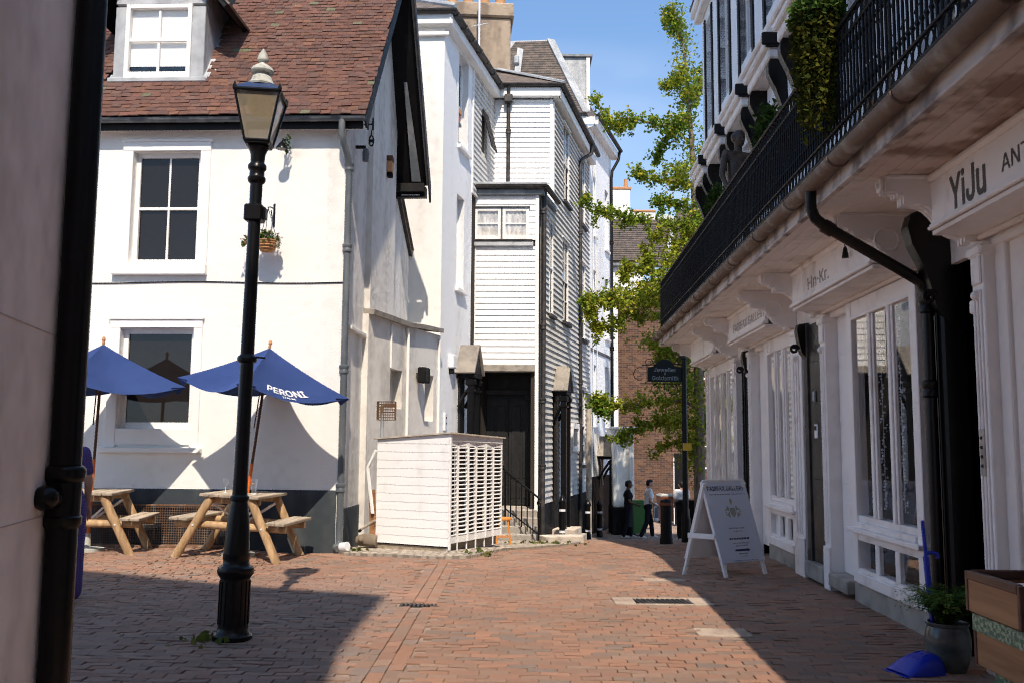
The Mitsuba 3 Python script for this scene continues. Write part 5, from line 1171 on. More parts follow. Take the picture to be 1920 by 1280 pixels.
for z in np.linspace(1.90, 2.18, 8): cg.append(tube([(pc[0] - .07, pc[1] - .1, z), (pc[0] + .2, pc[1] - .1, z), (pc[0] + .2, pc[1] + .1, z), (pc[0] - .07, pc[1] + .1, z), (pc[0] - .07, pc[1] - .1, z)], .004, 4))
for x in np.linspace(-.07, .2, 9): cg += [tube([(pc[0] + x, pc[1] - .1, 1.90), (pc[0] + x, pc[1] - .1, 2.18), (pc[0] + x, pc[1] + .1, 2.18)], .004, 4)]
for y in np.linspace(-.1, .1, 6): cg += [tube([(pc[0] + .2, pc[1] + y, 1.90), (pc[0] + .2, pc[1] + y, 2.18), (pc[0] - .07, pc[1] + y, 2.18), (pc[0] - .07, pc[1] + y, 1.90)], .004, 4)]
put('cage', cat(cg), 'rust_cage', k)
k = thing('wooden_stool', 'orange wooden stool beside the far end of the store', 'stool')
sc_ = np.array([-.13, 17.2]); sz = float(g(*sc_)) + .03
put('seat', lathe([(.13, sz + .44), (.15, sz + .45), (.15, sz + .48), (.14, sz + .49)], 18, sc_), 'stool_orange', k, smooth=40)
for a, b in ((-1, -1), (1, -1), (1, 1), (-1, 1)): put('leg', tube([(sc_[0] + a * .08, sc_[1] + b * .08, sz + .44), (sc_[0] + a * .13, sc_[1] + b * .13, sz)], .016, 8), 'stool_orange', k)
put('stretcher', cat([tube([(sc_[0] - .12, sc_[1] + b * .12, sz + .15), (sc_[0] + .12, sc_[1] + b * .12, sz + .15)], .011, 6) for b in (-1, 1)]), 'stool_orange', k)
k = thing('rodent_trap_pipe', 'silver drain cap beside the pub downpipe foot', 'pipe')
c = PF.w(.12, -.12, .07)
put('cap', tube([c, c + np.array([.10, -.05, .02])], .065, 14), 'white_metal', k, smooth=40); put('socket', tube([c - np.array([.10, -.04, .01]), c], .055, 14), 'pipe_grey', k, smooth=40)

# ================================================================== sandwich board, hanging sign, bins, bollard
sbk = thing('sandwich_board', 'white folding pavement sign of an art gallery standing in the shade', 'sign')
FL, Wd, BL = np.array([2.54, 11.27, 0]), np.array([.60, .36, 0]), np.array([2.06, 11.58, 0])
AL = np.array([2.29, 11.40, 1.125])
wd = Wd / np.linalg.norm(Wd); Wn = float(np.linalg.norm(Wd))
def board_face(foot, name, sgn):
    up = AL - foot; H = float(np.linalg.norm(up)); up = up / H
    n = np.cross(wd, up); n /= np.linalg.norm(n)
    if n[1] > 0 and sgn > 0: n = -n
    M = np.eye(4); M[:3, 0], M[:3, 1], M[:3, 2], M[:3, 3] = wd, -n if sgn > 0 else n, up, foot
    return M, H
MF, H = board_face(FL, 'front', 1)
MB_, H2_ = board_face(BL, 'back', -1)
fp = put('front_panel', xf(bx(.0, Wn, -.004, .012, .17, H, .003), MF), 'sign_board', sbk)
for x in (.0, Wn - .055): put('leg', xf(bx(x, x + .055, .013, .045, .0, H - .01, .006), MF), 'board_white', sbk)
put('back_panel', xf(bx(.0, Wn, -.004, .012, .20, H2_, .003), MB_), 'arcade_white', sbk)
for x in (.0, Wn - .055): put('leg', xf(bx(x, x + .055, .013, .045, .0, H2_ - .02, .006), MB_), 'board_white', sbk)
q0, q1 = BL + (AL - BL) * .42 - wd * .03, FL + (AL - FL) * .42 - wd * .03
put('spacer_bar', slab([q0 + [0, 0, .03], q0 - [0, 0, .03], q1 - [0, 0, .03], q1 + [0, 0, .03]], .02), 'board_white', sbk)
put('top_hinge', xf(bx(.02, Wn - .02, -.01, .02, H - .005, H + .012, .003), MF), 'board_white', sbk)
def on_board(m, x, z, b, name='lettering', label=None):
    v = m[0] + np.array([x, -.0045, z])
    put(name, xf((v, m[1]), MF), b, fp)
t = txt('FAIRFAX GALLERY', .052, .0015, True); wdt = t[0][:, 0].max()
on_board((t[0] * [(Wn - .09) / wdt, 1, 1], t[1]), .045, H - .125, 'sign_ink')
def bars(z, x0, x1, h, n, b='sign_ink_soft'):
    """lines of print too small to read"""
    ms, x = [], x0
    r2 = random.Random(int(z * 1000))
    while x < x1 - .01:
        w = r2.uniform(.022, .055)
        ms.append(bx(x, min(x + w, x1), -.0015, .0, z, z + h)); x += w + .011
    on_board(cat(ms), 0, 0, b, 'small_print')
bars(H - .175, .07, Wn - .06, .010, 8)
bars(.57, .24, .50, .013, 5); bars(.535, .30, .44, .008, 3)
bars(.44, .20, .54, .020, 5, 'sign_ink'); bars(.39, .25, .50, .010, 4); bars(.36, .28, .47, .010, 4)
bars(.262, .31, .45, .014, 3); bars(.235, .33, .44, .008, 3); bars(.185, .20, .60, .008, 6)
ar_ = Polygon([(.25, .30), (.455, .30), (.455, .293), (.50, .312), (.455, .331), (.455, .324), (.25, .324)])
on_board(ext(ar_, -.0015, 0), 0, 0, 'sign_ink', 'arrow')
cx, cz = .375, .80
crest = [ext(Polygon([(cx - .045, cz + .02), (cx + .045, cz + .02), (cx + .042, cz - .05), (cx, cz - .095), (cx - .042, cz - .05)]), -.0015, 0)]
gold = [ext(Polygon([(cx + .02 * math.cos(t) * (1 + .4 * (i % 2)), cz + .10 + .03 * math.sin(t) * (1 + .4 * (i % 2))) for i, t in enumerate(np.linspace(0, 6.1, 14))]), -.0015, 0)]
for s in (-1, 1):
    pts = [(cx + s * (.06 + .035 * math.sin(q * 2.1) ** 2 + .01 * (i % 2)), cz + .05 - .15 * q / 3) for i, q in enumerate(np.linspace(0, 3, 12))]
    pts += [(cx + s * (.062 - .008 * (i % 2)), cz - .10 + .15 * q) for i, q in enumerate(np.linspace(0, 1, 8))]
    crest.append(ext(Polygon(pts).buffer(0), -.0015, 0))
    gold += [ext(Polygon([(cx + s * .11 + .016 * math.cos(t), cz - .03 * j + .012 * math.sin(t)) for t in np.linspace(0, 6.1, 8)]), -.0015, 0) for j in range(3)]
on_board(cat(crest), 0, 0, 'crest_ink', 'crest'); on_board(cat(gold), 0, 0, 'crest_gold', 'crest')

hs = thing('hanging_sign', 'dark arched jeweller sign hanging from a scrolled black post', 'sign')
HY = 22.5; HF = Fr(0, HY, 1, .05)
HX = lambda px: (px - 957) / 1760 * HY
x0, x1 = HX(1215), HX(1279)
outl = [(x0, 3.07), (x1, 3.07), (x1, 3.42), (x1 - .1, 3.43)] + [((x0 + x1) / 2 + .22 * math.cos(t), 3.45 + .16 * math.sin(t)) for t in np.linspace(.1, 3.04, 12)] + [(x0 + .1, 3.43), (x0, 3.42)]
pn = put('panel', HF.x(ext(Polygon(outl), -.02, .02)), 'sign_dark', hs)
for s, h, z in (('Jeweller', .10, 3.31), ('&', .06, 3.235), ('Goldsmith', .10, 3.11)):
    t = txt(s, h, .004); w = t[0][:, 0].max()
    put('lettering', HF.x((t[0] + np.array([(x0 + x1) / 2 - w / 2, -.021, z]), t[1])), 'sign_text_grey', pn)
px_ = HX(1284)
put('post', lathe([(.11, -1), (.11, -.2), (.075, -.1), (.065, 1.5), (.06, 3.6), (.08, 3.62), (.03, 3.7)], 14, HF.w(px_, 0, 0)[:2]), 'black_gloss', hs, smooth=40)
put('hanger', cat([tube([HF.w(px_, 0, 3.50), HF.w(x0 - .15, 0, 3.47)], .014, 6), tube([HF.w(px_, 0, 3.02), HF.w(x0 - .2, 0, 3.02)], .014, 6), tube([HF.w(x0 - .02, 0, 3.05), HF.w(x0 - .02, 0, 3.47)], .012, 6)]), 'black_gloss', hs)
def curl(cx, cz, r, a0, a1, n=20, sh=14):
    return tube([HF.w(cx + r * math.cos(t) * (1 - abs(t - a0) / sh), 0, cz + r * math.sin(t) * (1 - abs(t - a0) / sh)) for t in np.linspace(a0, a1, n)], .009, 5)
put('scrollwork', cat([curl(x0 + .2, 2.88, .13, 1.57, 9), curl(x1 - .22, 2.88, .15, 1.57, -6), curl(x0 + .02, 3.53, .10, 0, 7), curl(x1 + .0, 3.57, .12, 3.1, -3), curl(x0 - .2, 3.25, .16, 1.2, 5.2, 14, 30), tube([HF.w((x0 + x1) / 2, 0, 3.02), HF.w((x0 + x1) / 2, 0, 2.72)], .009, 5)]), 'black_gloss', hs)
put('yellow_tag', HF.b(px_ - .07, px_ + .14, -.09, -.075, 1.42, 1.60, .004), 'brass_yellow', hs)
def bollard_at(x, y, label):
    k = thing('bollard', label, 'bollard'); z = float(g(x, y))
    put('post', lathe([(.14, z - .1), (.14, z + .12), (.125, z + .15), (.12, z + .78), (.135, z + .82), (.135, z + .90), (.11, z + .94), (.0, z + .97)], 16, (x, y)), 'black_paint', k, smooth=40); put('cap', lathe([(.137, z + .83), (.14, z + .86), (.137, z + .89)], 16, (x, y)), 'bin_brown', k, smooth=40)
bollard_at(3.36, 20.6, 'plain thick black bollard in the lane near the sandwich board')
def wheelie(x, y, rz, w, d, h, body, lid, label, tag=None):
    k = thing('wheeled_bin', label, 'bin'); z = float(g(x, y)); M = mat(rot((0, 0, 1), rz), (x, y, z))
    a, b = .42 * w, .42 * d
    v = np.array([[-a, -b, .08], [a, -b, .08], [a, b, .08], [-a, b, .08], [-w / 2, -d / 2, h], [w / 2, -d / 2, h], [w / 2, d / 2, h], [-w / 2, d / 2, h]])
    f = np.array([[0, 1, 5], [0, 5, 4], [1, 2, 6], [1, 6, 5], [2, 3, 7], [2, 7, 6], [3, 0, 4], [3, 4, 7], [0, 3, 2], [0, 2, 1], [4, 5, 6], [4, 6, 7]])
    put('body', xf((v, f), M), body, k); put('lid', xf(cat([bx(-w / 2 - .02, w / 2 + .02, -d / 2 - .03, d / 2 + .02, h + .002, h + .05, .015), bx(-w / 2 + .05, w / 2 - .05, -d / 2, d / 2 - .05, h + .05, h + .08, .02)]), M), lid, k)
    put('rim', xf(bx(-w / 2 - .015, w / 2 + .015, -d / 2 - .015, d / 2 + .015, h - .06, h - .02, .008), M), body, k)
    for s in (-1, 1): put('wheel', xf(tube([(s * .8 * a, b, .09), (s * .95 * a, b, .09)], .09, 14), M), 'black_paint', k)
    if tag: put('label', xf(bx(-.08, .08, -d / 2 - .004, -d / 2 + .02, h - .35, h - .14), M), tag, k)
wheelie(4.02, 30.2, 10, .48, .55, 1.02, 'plastic_green', 'plastic_green', 'green wheeled bin between the two standing men')
wheelie(5.82, 35.6, 5, .58, .7, 1.0, 'bin_brown', 'cap_white', 'red brown wheeled bin with pale lid against the brick wall', 'print_white')
wheelie(4.72, 25.6, -8, .55, .6, 1.0, 'black_paint', 'black_paint', 'black wheeled bin with pale label behind the bollard', 'lead')
k = thing('notice_board', 'tall narrow black notice board with pale edge against the brick wall', 'board')
put('frame', bx(5.95, 6.3, 34.5, 34.56, -1.3, 1.25, .01), 'black_paint', k); put('edge', bx(5.91, 5.948, 34.49, 34.55, -1.3, 1.1, .004), 'white_metal', k)
# ================================================================== right foreground: boxes, pot, dustpan
def wbox(L0, L1, Y0, Y1, z0, z1, label, band=True, open_=False):
    k = thing('wooden_box', label, 'box')
    t = .018
    ms = [sb(L0, L0 + t, Y0, Y1, z0, z1, .004), sb(L1 - t, L1, Y0, Y1, z0, z1, .004), sb(L0 + t, L1 - t, Y0, Y0 + t, z0 + .001, z1 - .001, .004), sb(L0 + t, L1 - t, Y1 - t, Y1, z0 + .001, z1 - .001, .004), sb(L0 + t, L1 - t, Y0 + t, Y1 - t, z0, z0 + t)]
    put('sides', cat(ms), 'crate_ply', k)
    e = .028
    put('edging', cat([sb(L0 - .006, L0 + .03, Y0 - .006, Y0 + e, z0, z1, .004), sb(L0 - .006, L0 + .03, Y1 - e, Y1 + .006, z0, z1, .004), sb(L1 - .03, L1 + .006, Y0 - .006, Y0 + e, z0, z1, .004)] + ([sb(L0 - .007, L0 + .035, Y0 + e, Y1 - e, z1 - .05, z1 + .004, .006), sb(L0 + .035, L1, Y0 - .007, Y0 + .03, z1 - .05, z1 + .004, .006), sb(L0 + .03, L1, Y1 - .03, Y1 + .007, z1 - .05, z1 + .004, .006)] if open_ else [])), 'crate_dark', k)
    if band:
        put('painted_band', cat([sb(L0 - .009, L0, Y0 - .009, Y1 + .007, z1 - .105, z1 - .006, .002), sb(L0, L1, Y0 - .009, Y0, z1 - .105, z1 - .006, .002)]), 'patterned_band', k)
    return k
wbox(2.66, 3.02, 5.20, 5.86, .02, .245, 'lowest wooden box of the stack beside the potted fern')
wbox(2.585, 3.0, 5.28, 5.96, .25, .555, 'middle wooden box of the stack with a green patterned band at its top')
wbox(2.56, 3.0, 5.32, 5.99, .56, .80, 'open topmost wooden box of the stack, dark edged and filled with flat sleeves', False, True)
for i, (m, lab) in enumerate((('white_metal', 'pale record sleeve lying uppermost in the open wooden box'), ('cloth_blue', 'dark blue record sleeve in the open wooden box'), ('canvas_blue', 'blue record sleeve at the bottom of the open wooden box'))):
    k = thing('record_sleeve', lab, 'sleeve'); M = mat(rot(AE, 4 - 2 * i) , (0, 0, 0))
    put('cover', sb(2.61, 2.96, 5.36 + .03 * i, 5.70 + .06 * i, .755 - .016 * i, .765 - .016 * i, .002), m, k); put('sheet', sb(2.63, 2.95, 5.38 + .03 * i, 5.69 + .06 * i, .752 - .016 * i, .7545 - .016 * i), 'print_white', k)
pc = sp(2.79, 6.86, 0)
pt = thing('plant_pot', 'glazed grey blue pot with a bushy green fern by the shop step', 'pot plant')
put('pot', lathe([(.11, 0), (.132, .06), (.15, .15), (.152, .23), (.14, .29), (.133, .305), (.145, .32), (.145, .335), (.13, .335), (.125, .31), (.125, .27)], 28, pc[:2]), 'pot_glaze', pt, smooth=40); put('soil', lathe([(.126, .27), (.126, .295), (0, .30)], 20, pc[:2]), 'ground_sand', pt)
def fern(c, n, r, h, size, cols, leaf_n=16, sd=1):
    """arching fronds with leaflets"""
    R = np.random.default_rng(sd); V_, F_, C_ = [], [], []; cnt = 0
    for i in range(n):
        a = R.uniform(0, 2 * math.pi); rr = r * R.uniform(.4, 1.05); hh = h * R.uniform(.5, 1.1)
        col = np.array(cols[R.integers(len(cols))]) * R.uniform(.7, 1.25)
        for j in range(leaf_n):
            q = (j + .6) / leaf_n
            p = c + np.array([math.cos(a) * rr * q, math.sin(a) * rr * q, hh * (1.9 * q - 1.25 * q * q)])
            d = np.array([math.cos(a), math.sin(a), .6 - 1.3 * q]); d /= np.linalg.norm(d)
            for s in (-1, 1):
                side = np.array([-math.sin(a), math.cos(a), R.uniform(-.5, .5)]) * s; L = size * (1.15 - .75 * q)
                tip = p + side * L + d * L * .5
                V_.append(np.array([p - d * .25 * L, p + side * .5 * L - d * .1 * L, tip, p + side * .4 * L + d * .45 * L])); F_.append(np.array([[0, 1, 2], [0, 2, 3]]) + cnt); cnt += 4
                C_.append(np.repeat(col[None], 4, 0))
    return (np.vstack(V_), np.vstack(F_)), np.vstack(C_)
m, c = fern(pc + [0, 0, .31], 260, .34, .34, .040, [(.08, .16, .035), (.11, .20, .045), (.05, .11, .03), (.17, .23, .05)], 11, 3)
put('fronds', m, 'leaf', pt, color=c)
dpn = thing('dustpan', 'blue long handled dustpan lying beside the plant pot', 'dustpan')
d0 = sp(2.50, 6.80, 0)
pan = []
for px_, hh, ww in ((-.17, .012, .125), (-.14, .035, .135), (-.08, .082, .14), (-.01, .118, .135), (.06, .130, .125), (.11, .122, .115), (.135, .09, .10)):
    t = np.linspace(0, math.pi, 15)
    pan.append(np.stack([np.full(15, px_), -np.sign(np.cos(t)) * np.abs(np.cos(t)) ** .6 * ww, np.abs(np.sin(t)) ** .7 * hh + .004], 1))
pan = np.array(pan); pi_ = np.arange(pan.shape[0] * 15).reshape(-1, 15)
pf = np.vstack([np.stack([pi_[:-1, :-1].ravel(), pi_[1:, :-1].ravel(), pi_[1:, 1:].ravel()], 1), np.stack([pi_[:-1, :-1].ravel(), pi_[1:, 1:].ravel(), pi_[:-1, 1:].ravel()], 1), np.stack([np.full(13, pi_[-1, 0]), pi_[-1, 1:-1], pi_[-1, 2:]], 1)])
PM = mat(rot((0, 0, 1), 14), d0 + [.06, 0, 0])
put('pan', xf((pan.reshape(-1, 3), pf), PM), 'plastic_blue', dpn, smooth=50)
put('floor', xf(bx(-.20, .13, -.13, .13, .001, .006, .002), PM), 'plastic_blue', dpn)
put('rib', xf(cat([tube([(-.05, y, .098), (.02, y, .127), (.08, y, .132)], .006, 6) for y in (-.05, .0, .05)]), PM), 'plastic_blue', dpn, smooth=40)
h0 = sp(2.71, 6.88, .10); h1 = sp(2.70, 7.0, 1.02)
put('handle', tube([h0, h0 * .35 + h1 * .65, h1], .013, 10), 'plastic_blue', dpn, smooth=40)
put('grip', tube([h0 * .55 + h1 * .45, h0 * .27 + h1 * .73], .021, 10), 'plastic_blue', dpn, smooth=40)
gq = h0 * .25 + h1 * .75
put('hook', tube([gq, gq + [.05, 0, .008], gq + [.085, 0, -.005], gq + [.085, 0, -.035]], .013, 8), 'plastic_blue', dpn, smooth=40)
put('joint', tube([h0 - [0, 0, .06], h0 + [0, 0, .10]], .018, 8), 'black_paint', dpn)

# ================================================================== left foreground building with its drainpipe; the taller block behind it
fb = thing('corner_building', 'cream rendered building corner in shade at the left edge', 'building')
FF = Fr(-1.70, 3.52, -.21, 1)
nrm = FF.n
A0, A1 = FF.w(-6.0, 0, 0), FF.w(0, 0, 0)
cp = Polygon([tuple(A0[:2]), tuple(A1[:2]), (A1[0] - 2.0, A1[1] + .1), (-7, 3.8), (-7, -2.5)])
m = trimesh.creation.extrude_polygon(cp, 7.2, engine='earcut'); v = np.array(m.vertices); v[:, 2] -= .2
put('wall', (v, np.array(m.faces)), 'foreground_render', fb)
put('render_joint', cat([FF.b(-6, .0, -.003, .01, z, z + .004) for z in (1.28, 1.93)]), 'wall_joint', fb)
pcx = np.array([-1.628, 3.46])
dpk = put('drainpipe', lathe([(.055, -.2), (.055, 6.5)], 24, pcx), 'black_gloss', fb, smooth=40)
put('collar', lathe([(.056, 1.235), (.066, 1.25), (.066, 1.275), (.060, 1.28), (.060, 1.40), (.067, 1.405), (.072, 1.42), (.072, 1.445), (.066, 1.455), (.056, 1.462)], 24, pcx), 'black_gloss', dpk, smooth=40)
wd2 = np.array([FF.u[0], FF.u[1], 0])
put('ear', cat([tube([np.array([pcx[0], pcx[1], 1.345]), np.array([pcx[0], pcx[1], 1.345]) - wd2 * .12 - nrm * .045], .035, 12), xf(tm(trimesh.creation.icosphere(2, .045)), mat(t=np.array([pcx[0], pcx[1], 1.35]) - wd2 * .125 - nrm * .03))]), 'black_gloss', dpk, smooth=True)
tb = thing('tall_block', 'tall brick block behind the viewer that shades the paving', 'building')
cp = Polygon([(-.42, -1.1), (-4.6, .45), (-7, -1.5), (-7, -12), (-.42, -12)])
m = trimesh.creation.extrude_polygon(cp, 12.0, engine='earcut'); put('wall', tm(m), 'far_brick', tb)
cp = Polygon([(-.17, -1.08), (-4.6, .56), (-7.3, -1.3), (-7.3, -12), (-.17, -12)])
m = trimesh.creation.extrude_polygon(cp, .15, engine='earcut'); v = np.array(m.vertices); v[:, 2] += 12.0; put('eaves', (v, np.array(m.faces)), 'slate', tb)
# ================================================================== the ginkgo tree beyond the arcade
TRUNK = [(4.96, 25.0, -1.0), (4.98, 25.0, 2.03), (5.0, 25.0, 4.88), (4.96, 25.0, 7.36), (4.92, 25.0, 9.0), (4.83, 25.0, 10.81), (4.72, 25.0, 12.33), (4.44, 25.0, 13.69)]
LIMBS = [[(4.89, 25.0, 10.58), (4.0, 24.6, 10.13), (3.24, 24.3, 10.21), (2.64, 24.1, 9.99), (2.16, 24.0, 10.59)], [(4.84, 25.0, 10.35), (4.31, 25.2, 10.11), (4.08, 25.3, 9.76), (3.94, 25.4, 9.34)],
 [(4.92, 25.0, 8.55), (4.29, 24.7, 8.61), (3.59, 24.4, 8.59), (3.24, 24.2, 8.72)], [(4.95, 25.0, 7.88), (4.15, 24.8, 8.05), (3.9, 24.6, 7.92)], [(4.97, 25.0, 7.07), (4.27, 24.7, 7.36), (3.34, 24.2, 7.38), (2.6, 23.8, 7.42), (1.85, 23.5, 7.72)],
 [(4.98, 25.0, 6.77), (3.97, 24.6, 7.12), (3.59, 24.5, 6.66), (3.53, 24.4, 6.21)], [(4.99, 25.0, 5.46), (4.06, 24.4, 5.93), (3.18, 24.1, 6.15), (2.89, 24.0, 5.85)], [(4.98, 25.0, 5.03), (3.92, 24.4, 5.36), (2.86, 23.8, 5.26), (1.87, 23.4, 5.12), (2.01, 23.4, 4.79)],
 [(4.99, 25.0, 4.59), (4.08, 24.6, 4.82), (3.19, 24.2, 4.9), (2.53, 23.9, 4.58), (2.07, 23.8, 4.46)], [(4.99, 25.0, 3.59), (4.09, 24.7, 3.98), (3.88, 24.7, 3.56)], [(4.99, 25.0, 2.59), (3.91, 24.5, 2.7), (3.01, 24.0, 2.54), (2.16, 23.7, 2.59), (2.36, 23.7, 2.32)],
 [(4.98, 25.0, 2.03), (4.09, 24.8, 2.16), (3.33, 24.4, 2.01), (2.82, 24.2, 1.66)], [(4.97, 25.0, 1.47), (4.45, 25.3, 1.6), (3.79, 25.2, 1.31)], [(4.74, 25.0, 11.87), (4.45, 24.8, 11.49), (4.1, 24.7, 11.22)], [(4.68, 25.0, 12.64), (4.44, 25.1, 13.23), (4.26, 25.1, 13.62)],
 [(4.8, 25.0, 10.96), (5.16, 25.3, 11.38), (5.38, 25.4, 12.2)], [(4.92, 25.0, 9.0), (5.31, 25.3, 9.54), (5.46, 25.4, 10.04)], [(4.96, 25.0, 7.36), (5.39, 25.2, 7.86), (5.62, 25.3, 7.59)], [(4.99, 25.0, 3.45), (5.58, 25.4, 3.62), (5.81, 25.5, 3.2)], [(4.99, 25.0, 2.31), (5.52, 25.6, 2.19), (5.85, 25.8, 1.47)]]
MASS = [((4.09, 24.6, 5.68), .84, .63), ((3.47, 24.2, 5.33), .62, .41), ((4.44, 24.9, 6.6), .64, .57), ((4.72, 25.0, 4.88), .57, .71), ((3.78, 24.5, 4.24), .42, .28), ((4.74, 25.2, 3.03), .5, .86), ((4.88, 25.3, 1.61), .4, .86), ((4.4, 25.0, 2.16), .5, .36), ((2.59, 23.8, 5.26), .61, .3), ((4.56, 25.0, 8.85), .36, .43), ((4.76, 25.0, 7.51), .43, .36), ((4.5, 25.0, 10.2), .31, .43), ((4.73, 25.0, 11.26), .28, .36), ((4.01, 24.7, 3.35), .31, .35)]
def spline(P, n):
    P = np.array(P, float); t = np.linspace(0, 1, len(P)); q = np.linspace(0, 1, n)
    from scipy.interpolate import PchipInterpolator
    return PchipInterpolator(t, P)(q)
tr = thing('ginkgo_tree', 'tall thin tree with yellow green leaves in sparse spreading layers', 'tree')
tp_ = spline(TRUNK, 40)
put('trunk', tube(tp_, np.interp(np.linspace(0, 1, 40), [0, .5, 1], [.16, .085, .015]), 10), 'bark', tr, smooth=40)
R = np.random.default_rng(5)
def leaf_set(cent, sizes, cols, R, up=.5):
    """small fan shaped leaves: two triangles each"""
    n = len(cent)
    d = R.normal(size=(n, 3)); d[:, 2] -= .3; d /= np.linalg.norm(d, axis=1, keepdims=True)
    nrm = R.normal(size=(n, 3)); nrm[:, 2] = np.abs(nrm[:, 2]) + up; nrm -= d * (nrm * d).sum(1, keepdims=True); nrm /= np.linalg.norm(nrm, axis=1, keepdims=True)
    s = np.cross(nrm, d); L = sizes[:, None]
    P = np.stack([cent, cent + d * .75 * L + s * .55 * L + nrm * .08 * L, cent + d * .95 * L, cent + d * .75 * L - s * .55 * L + nrm * .08 * L], 1).reshape(-1, 3)
    i = np.arange(n) * 4
    f = np.vstack([np.stack([i, i + 2, i + 1], 1), np.stack([i, i + 3, i + 2], 1)])
    return (P, f), np.repeat(cols, 4, 0)
pts, sun_ = [], []
for li, L in enumerate(LIMBS):
    n = 24; c = spline(L, n); c[1:-1] += R.normal(0, .02, (n - 2, 3))
    length = np.linalg.norm(np.diff(c, axis=0), axis=1).sum()
    put('limb', tube(c, np.linspace(.045, .008, n), 6), 'bark', tr)
    for k in range(int(length * 34)):
        q = R.uniform(.06, 1.03); b = c[min(int(q * n), n - 1)]
        tw = R.normal(0, 1, 3) * [.11, .15, .11]; tw[2] += .03
        for j in range(R.integers(9, 17)):
            pts.append(b + tw * R.uniform(.3, 1.15) + R.normal(0, .04, 3))
    for k in range(int(length * 5)):                    # short side shoots
        b = c[R.integers(3, n)]; d = R.normal(0, 1, 3) * [.6, .8, .6]; d /= np.linalg.norm(d); ll = R.uniform(.15, .48)
        for j in range(int(ll * 130)):
            pts.append(b + d * ll * R.uniform(.2, 1) + R.normal(0, .035, 3))
for p in tp_[12:]:
    for k in range(80):
        a = R.normal(0, 1, 3) * [.17, .18, .14]; pts.append(p + a)
for c, rx, rz in MASS:
    for k in range(int(120 * (rx * rz / .25) ** .8)):
        b = np.array(c) + R.normal(0, 1, 3) * [rx * .48, .40, rz * .48]
        for j in range(R.integers(6, 13)):
            pts.append(b + R.normal(0, 1, 3) * [.085, .085, .06])
pts = np.array(pts)
big = meshkit.fbm(pts * .9, 2, 4)
t = np.clip(.5 + 1.6 * (big - .5) + R.normal(0, .22, len(pts)), 0, 1)[:, None]
cols = np.array([.115, .215, .028]) * (1 - t) + np.array([.35, .38, .045]) * t
yl = R.random(len(pts)) < .10 + .25 * np.clip(big - .5, 0, 1)
cols[yl] = np.array([.50, .43, .05])
m, c = leaf_set(pts, R.uniform(.045, .10, len(pts)), cols, R)
put('leaves', m, 'leaf', tr, color=c)

def leaf_ball(c, r, n, size, colset, seed, droop=0.0):
    R = np.random.default_rng(seed)
    d = R.normal(size=(n, 3)); d /= np.linalg.norm(d, axis=1, keepdims=True)
    p = np.array(c) + d * np.array(r) * (R.uniform(.35, 1.05, (n, 1)) ** .6)
    if droop:
        p[:, 2] -= droop * R.random(n) ** 1.5 * (np.abs(d[:, 0]) + .2)
    cs = np.array(colset)[R.integers(len(colset), size=n)] * R.uniform(.7, 1.3, (n, 1))
    return leaf_set(p, R.uniform(.6, 1.3, n) * size, cs, R)
GREEN = [(.035, .075, .018), (.055, .10, .022), (.08, .12, .03), (.03, .055, .015)]
# plants on the balcony
k = thing('trailing_plant', 'large bushy plant trailing down outside the balcony railing', 'plant')
ctr = sp(2.10, 7.18, 4.93)
R2 = np.random.default_rng(9); P_, C_ = [], []
for i in range(2600):
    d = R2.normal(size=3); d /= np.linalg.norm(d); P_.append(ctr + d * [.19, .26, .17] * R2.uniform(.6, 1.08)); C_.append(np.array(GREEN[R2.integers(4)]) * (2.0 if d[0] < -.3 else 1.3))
for i in range(230):
    a = R2.uniform(0, 2 * math.pi); L = R2.uniform(.45, 1.05); rr = R2.uniform(.55, 1.0)
    for j in range(int(L * 26)):
        q = j / (L * 26); P_.append(ctr + np.array([math.cos(a) * .19 * rr * (1 - .25 * q), math.sin(a) * .24 * rr * (1 - .2 * q), -L * q]) + R2.normal(0, .012, 3)); C_.append(np.array([.10, .10, .018] if R2.random() < .55 else [.06, .085, .02]) * R2.uniform(.6, 1.25))
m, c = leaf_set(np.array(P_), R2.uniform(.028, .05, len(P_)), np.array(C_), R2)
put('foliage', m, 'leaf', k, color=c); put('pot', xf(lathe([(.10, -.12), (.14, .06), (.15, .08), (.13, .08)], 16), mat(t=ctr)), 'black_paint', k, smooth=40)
for i, (L, Y, z, r, lab, cs, sz) in enumerate(((2.50, 10.5, 5.10, (.16, .2, .36), 'dark green shrub behind the railing left of the trailing plant', GREEN, .06), (2.50, 13.6, 5.05, (.20, .3, .32), 'dark green shrub behind the railing at the foot of the statue', GREEN, .06), (2.50, 8.6, 5.5, (.13, .2, .36), 'reddish purple leaved plant beside the trailing plant', [(.10, .035, .04), (.14, .06, .06), (.07, .03, .03)], .045), (2.42, 6.55, 5.12, (.17, .36, .30), 'olive leaved plant hanging over the railing top near the trailing plant', [(.08, .075, .02), (.06, .06, .02), (.10, .09, .03)], .045))):
    k = thing('balcony_shrub', lab, 'plant')
    m, c = leaf_ball(sp(L, Y, z), r, 900, sz, cs, 20 + i); put('foliage', m, 'leaf', k, color=c)
    put('pot', xf(lathe([(.11, 3.71), (.15, 3.95), (.155, 3.98), (.13, 3.98)], 16), mat(t=sp(L, Y, 0))), 'terracotta', k, smooth=40)
    for q in range(5): put('stem', tube([sp(L, Y, 3.95), sp(L + .03 * (q - 2), Y + .05 * (q - 2), z)], .008, 5), 'bark', k)
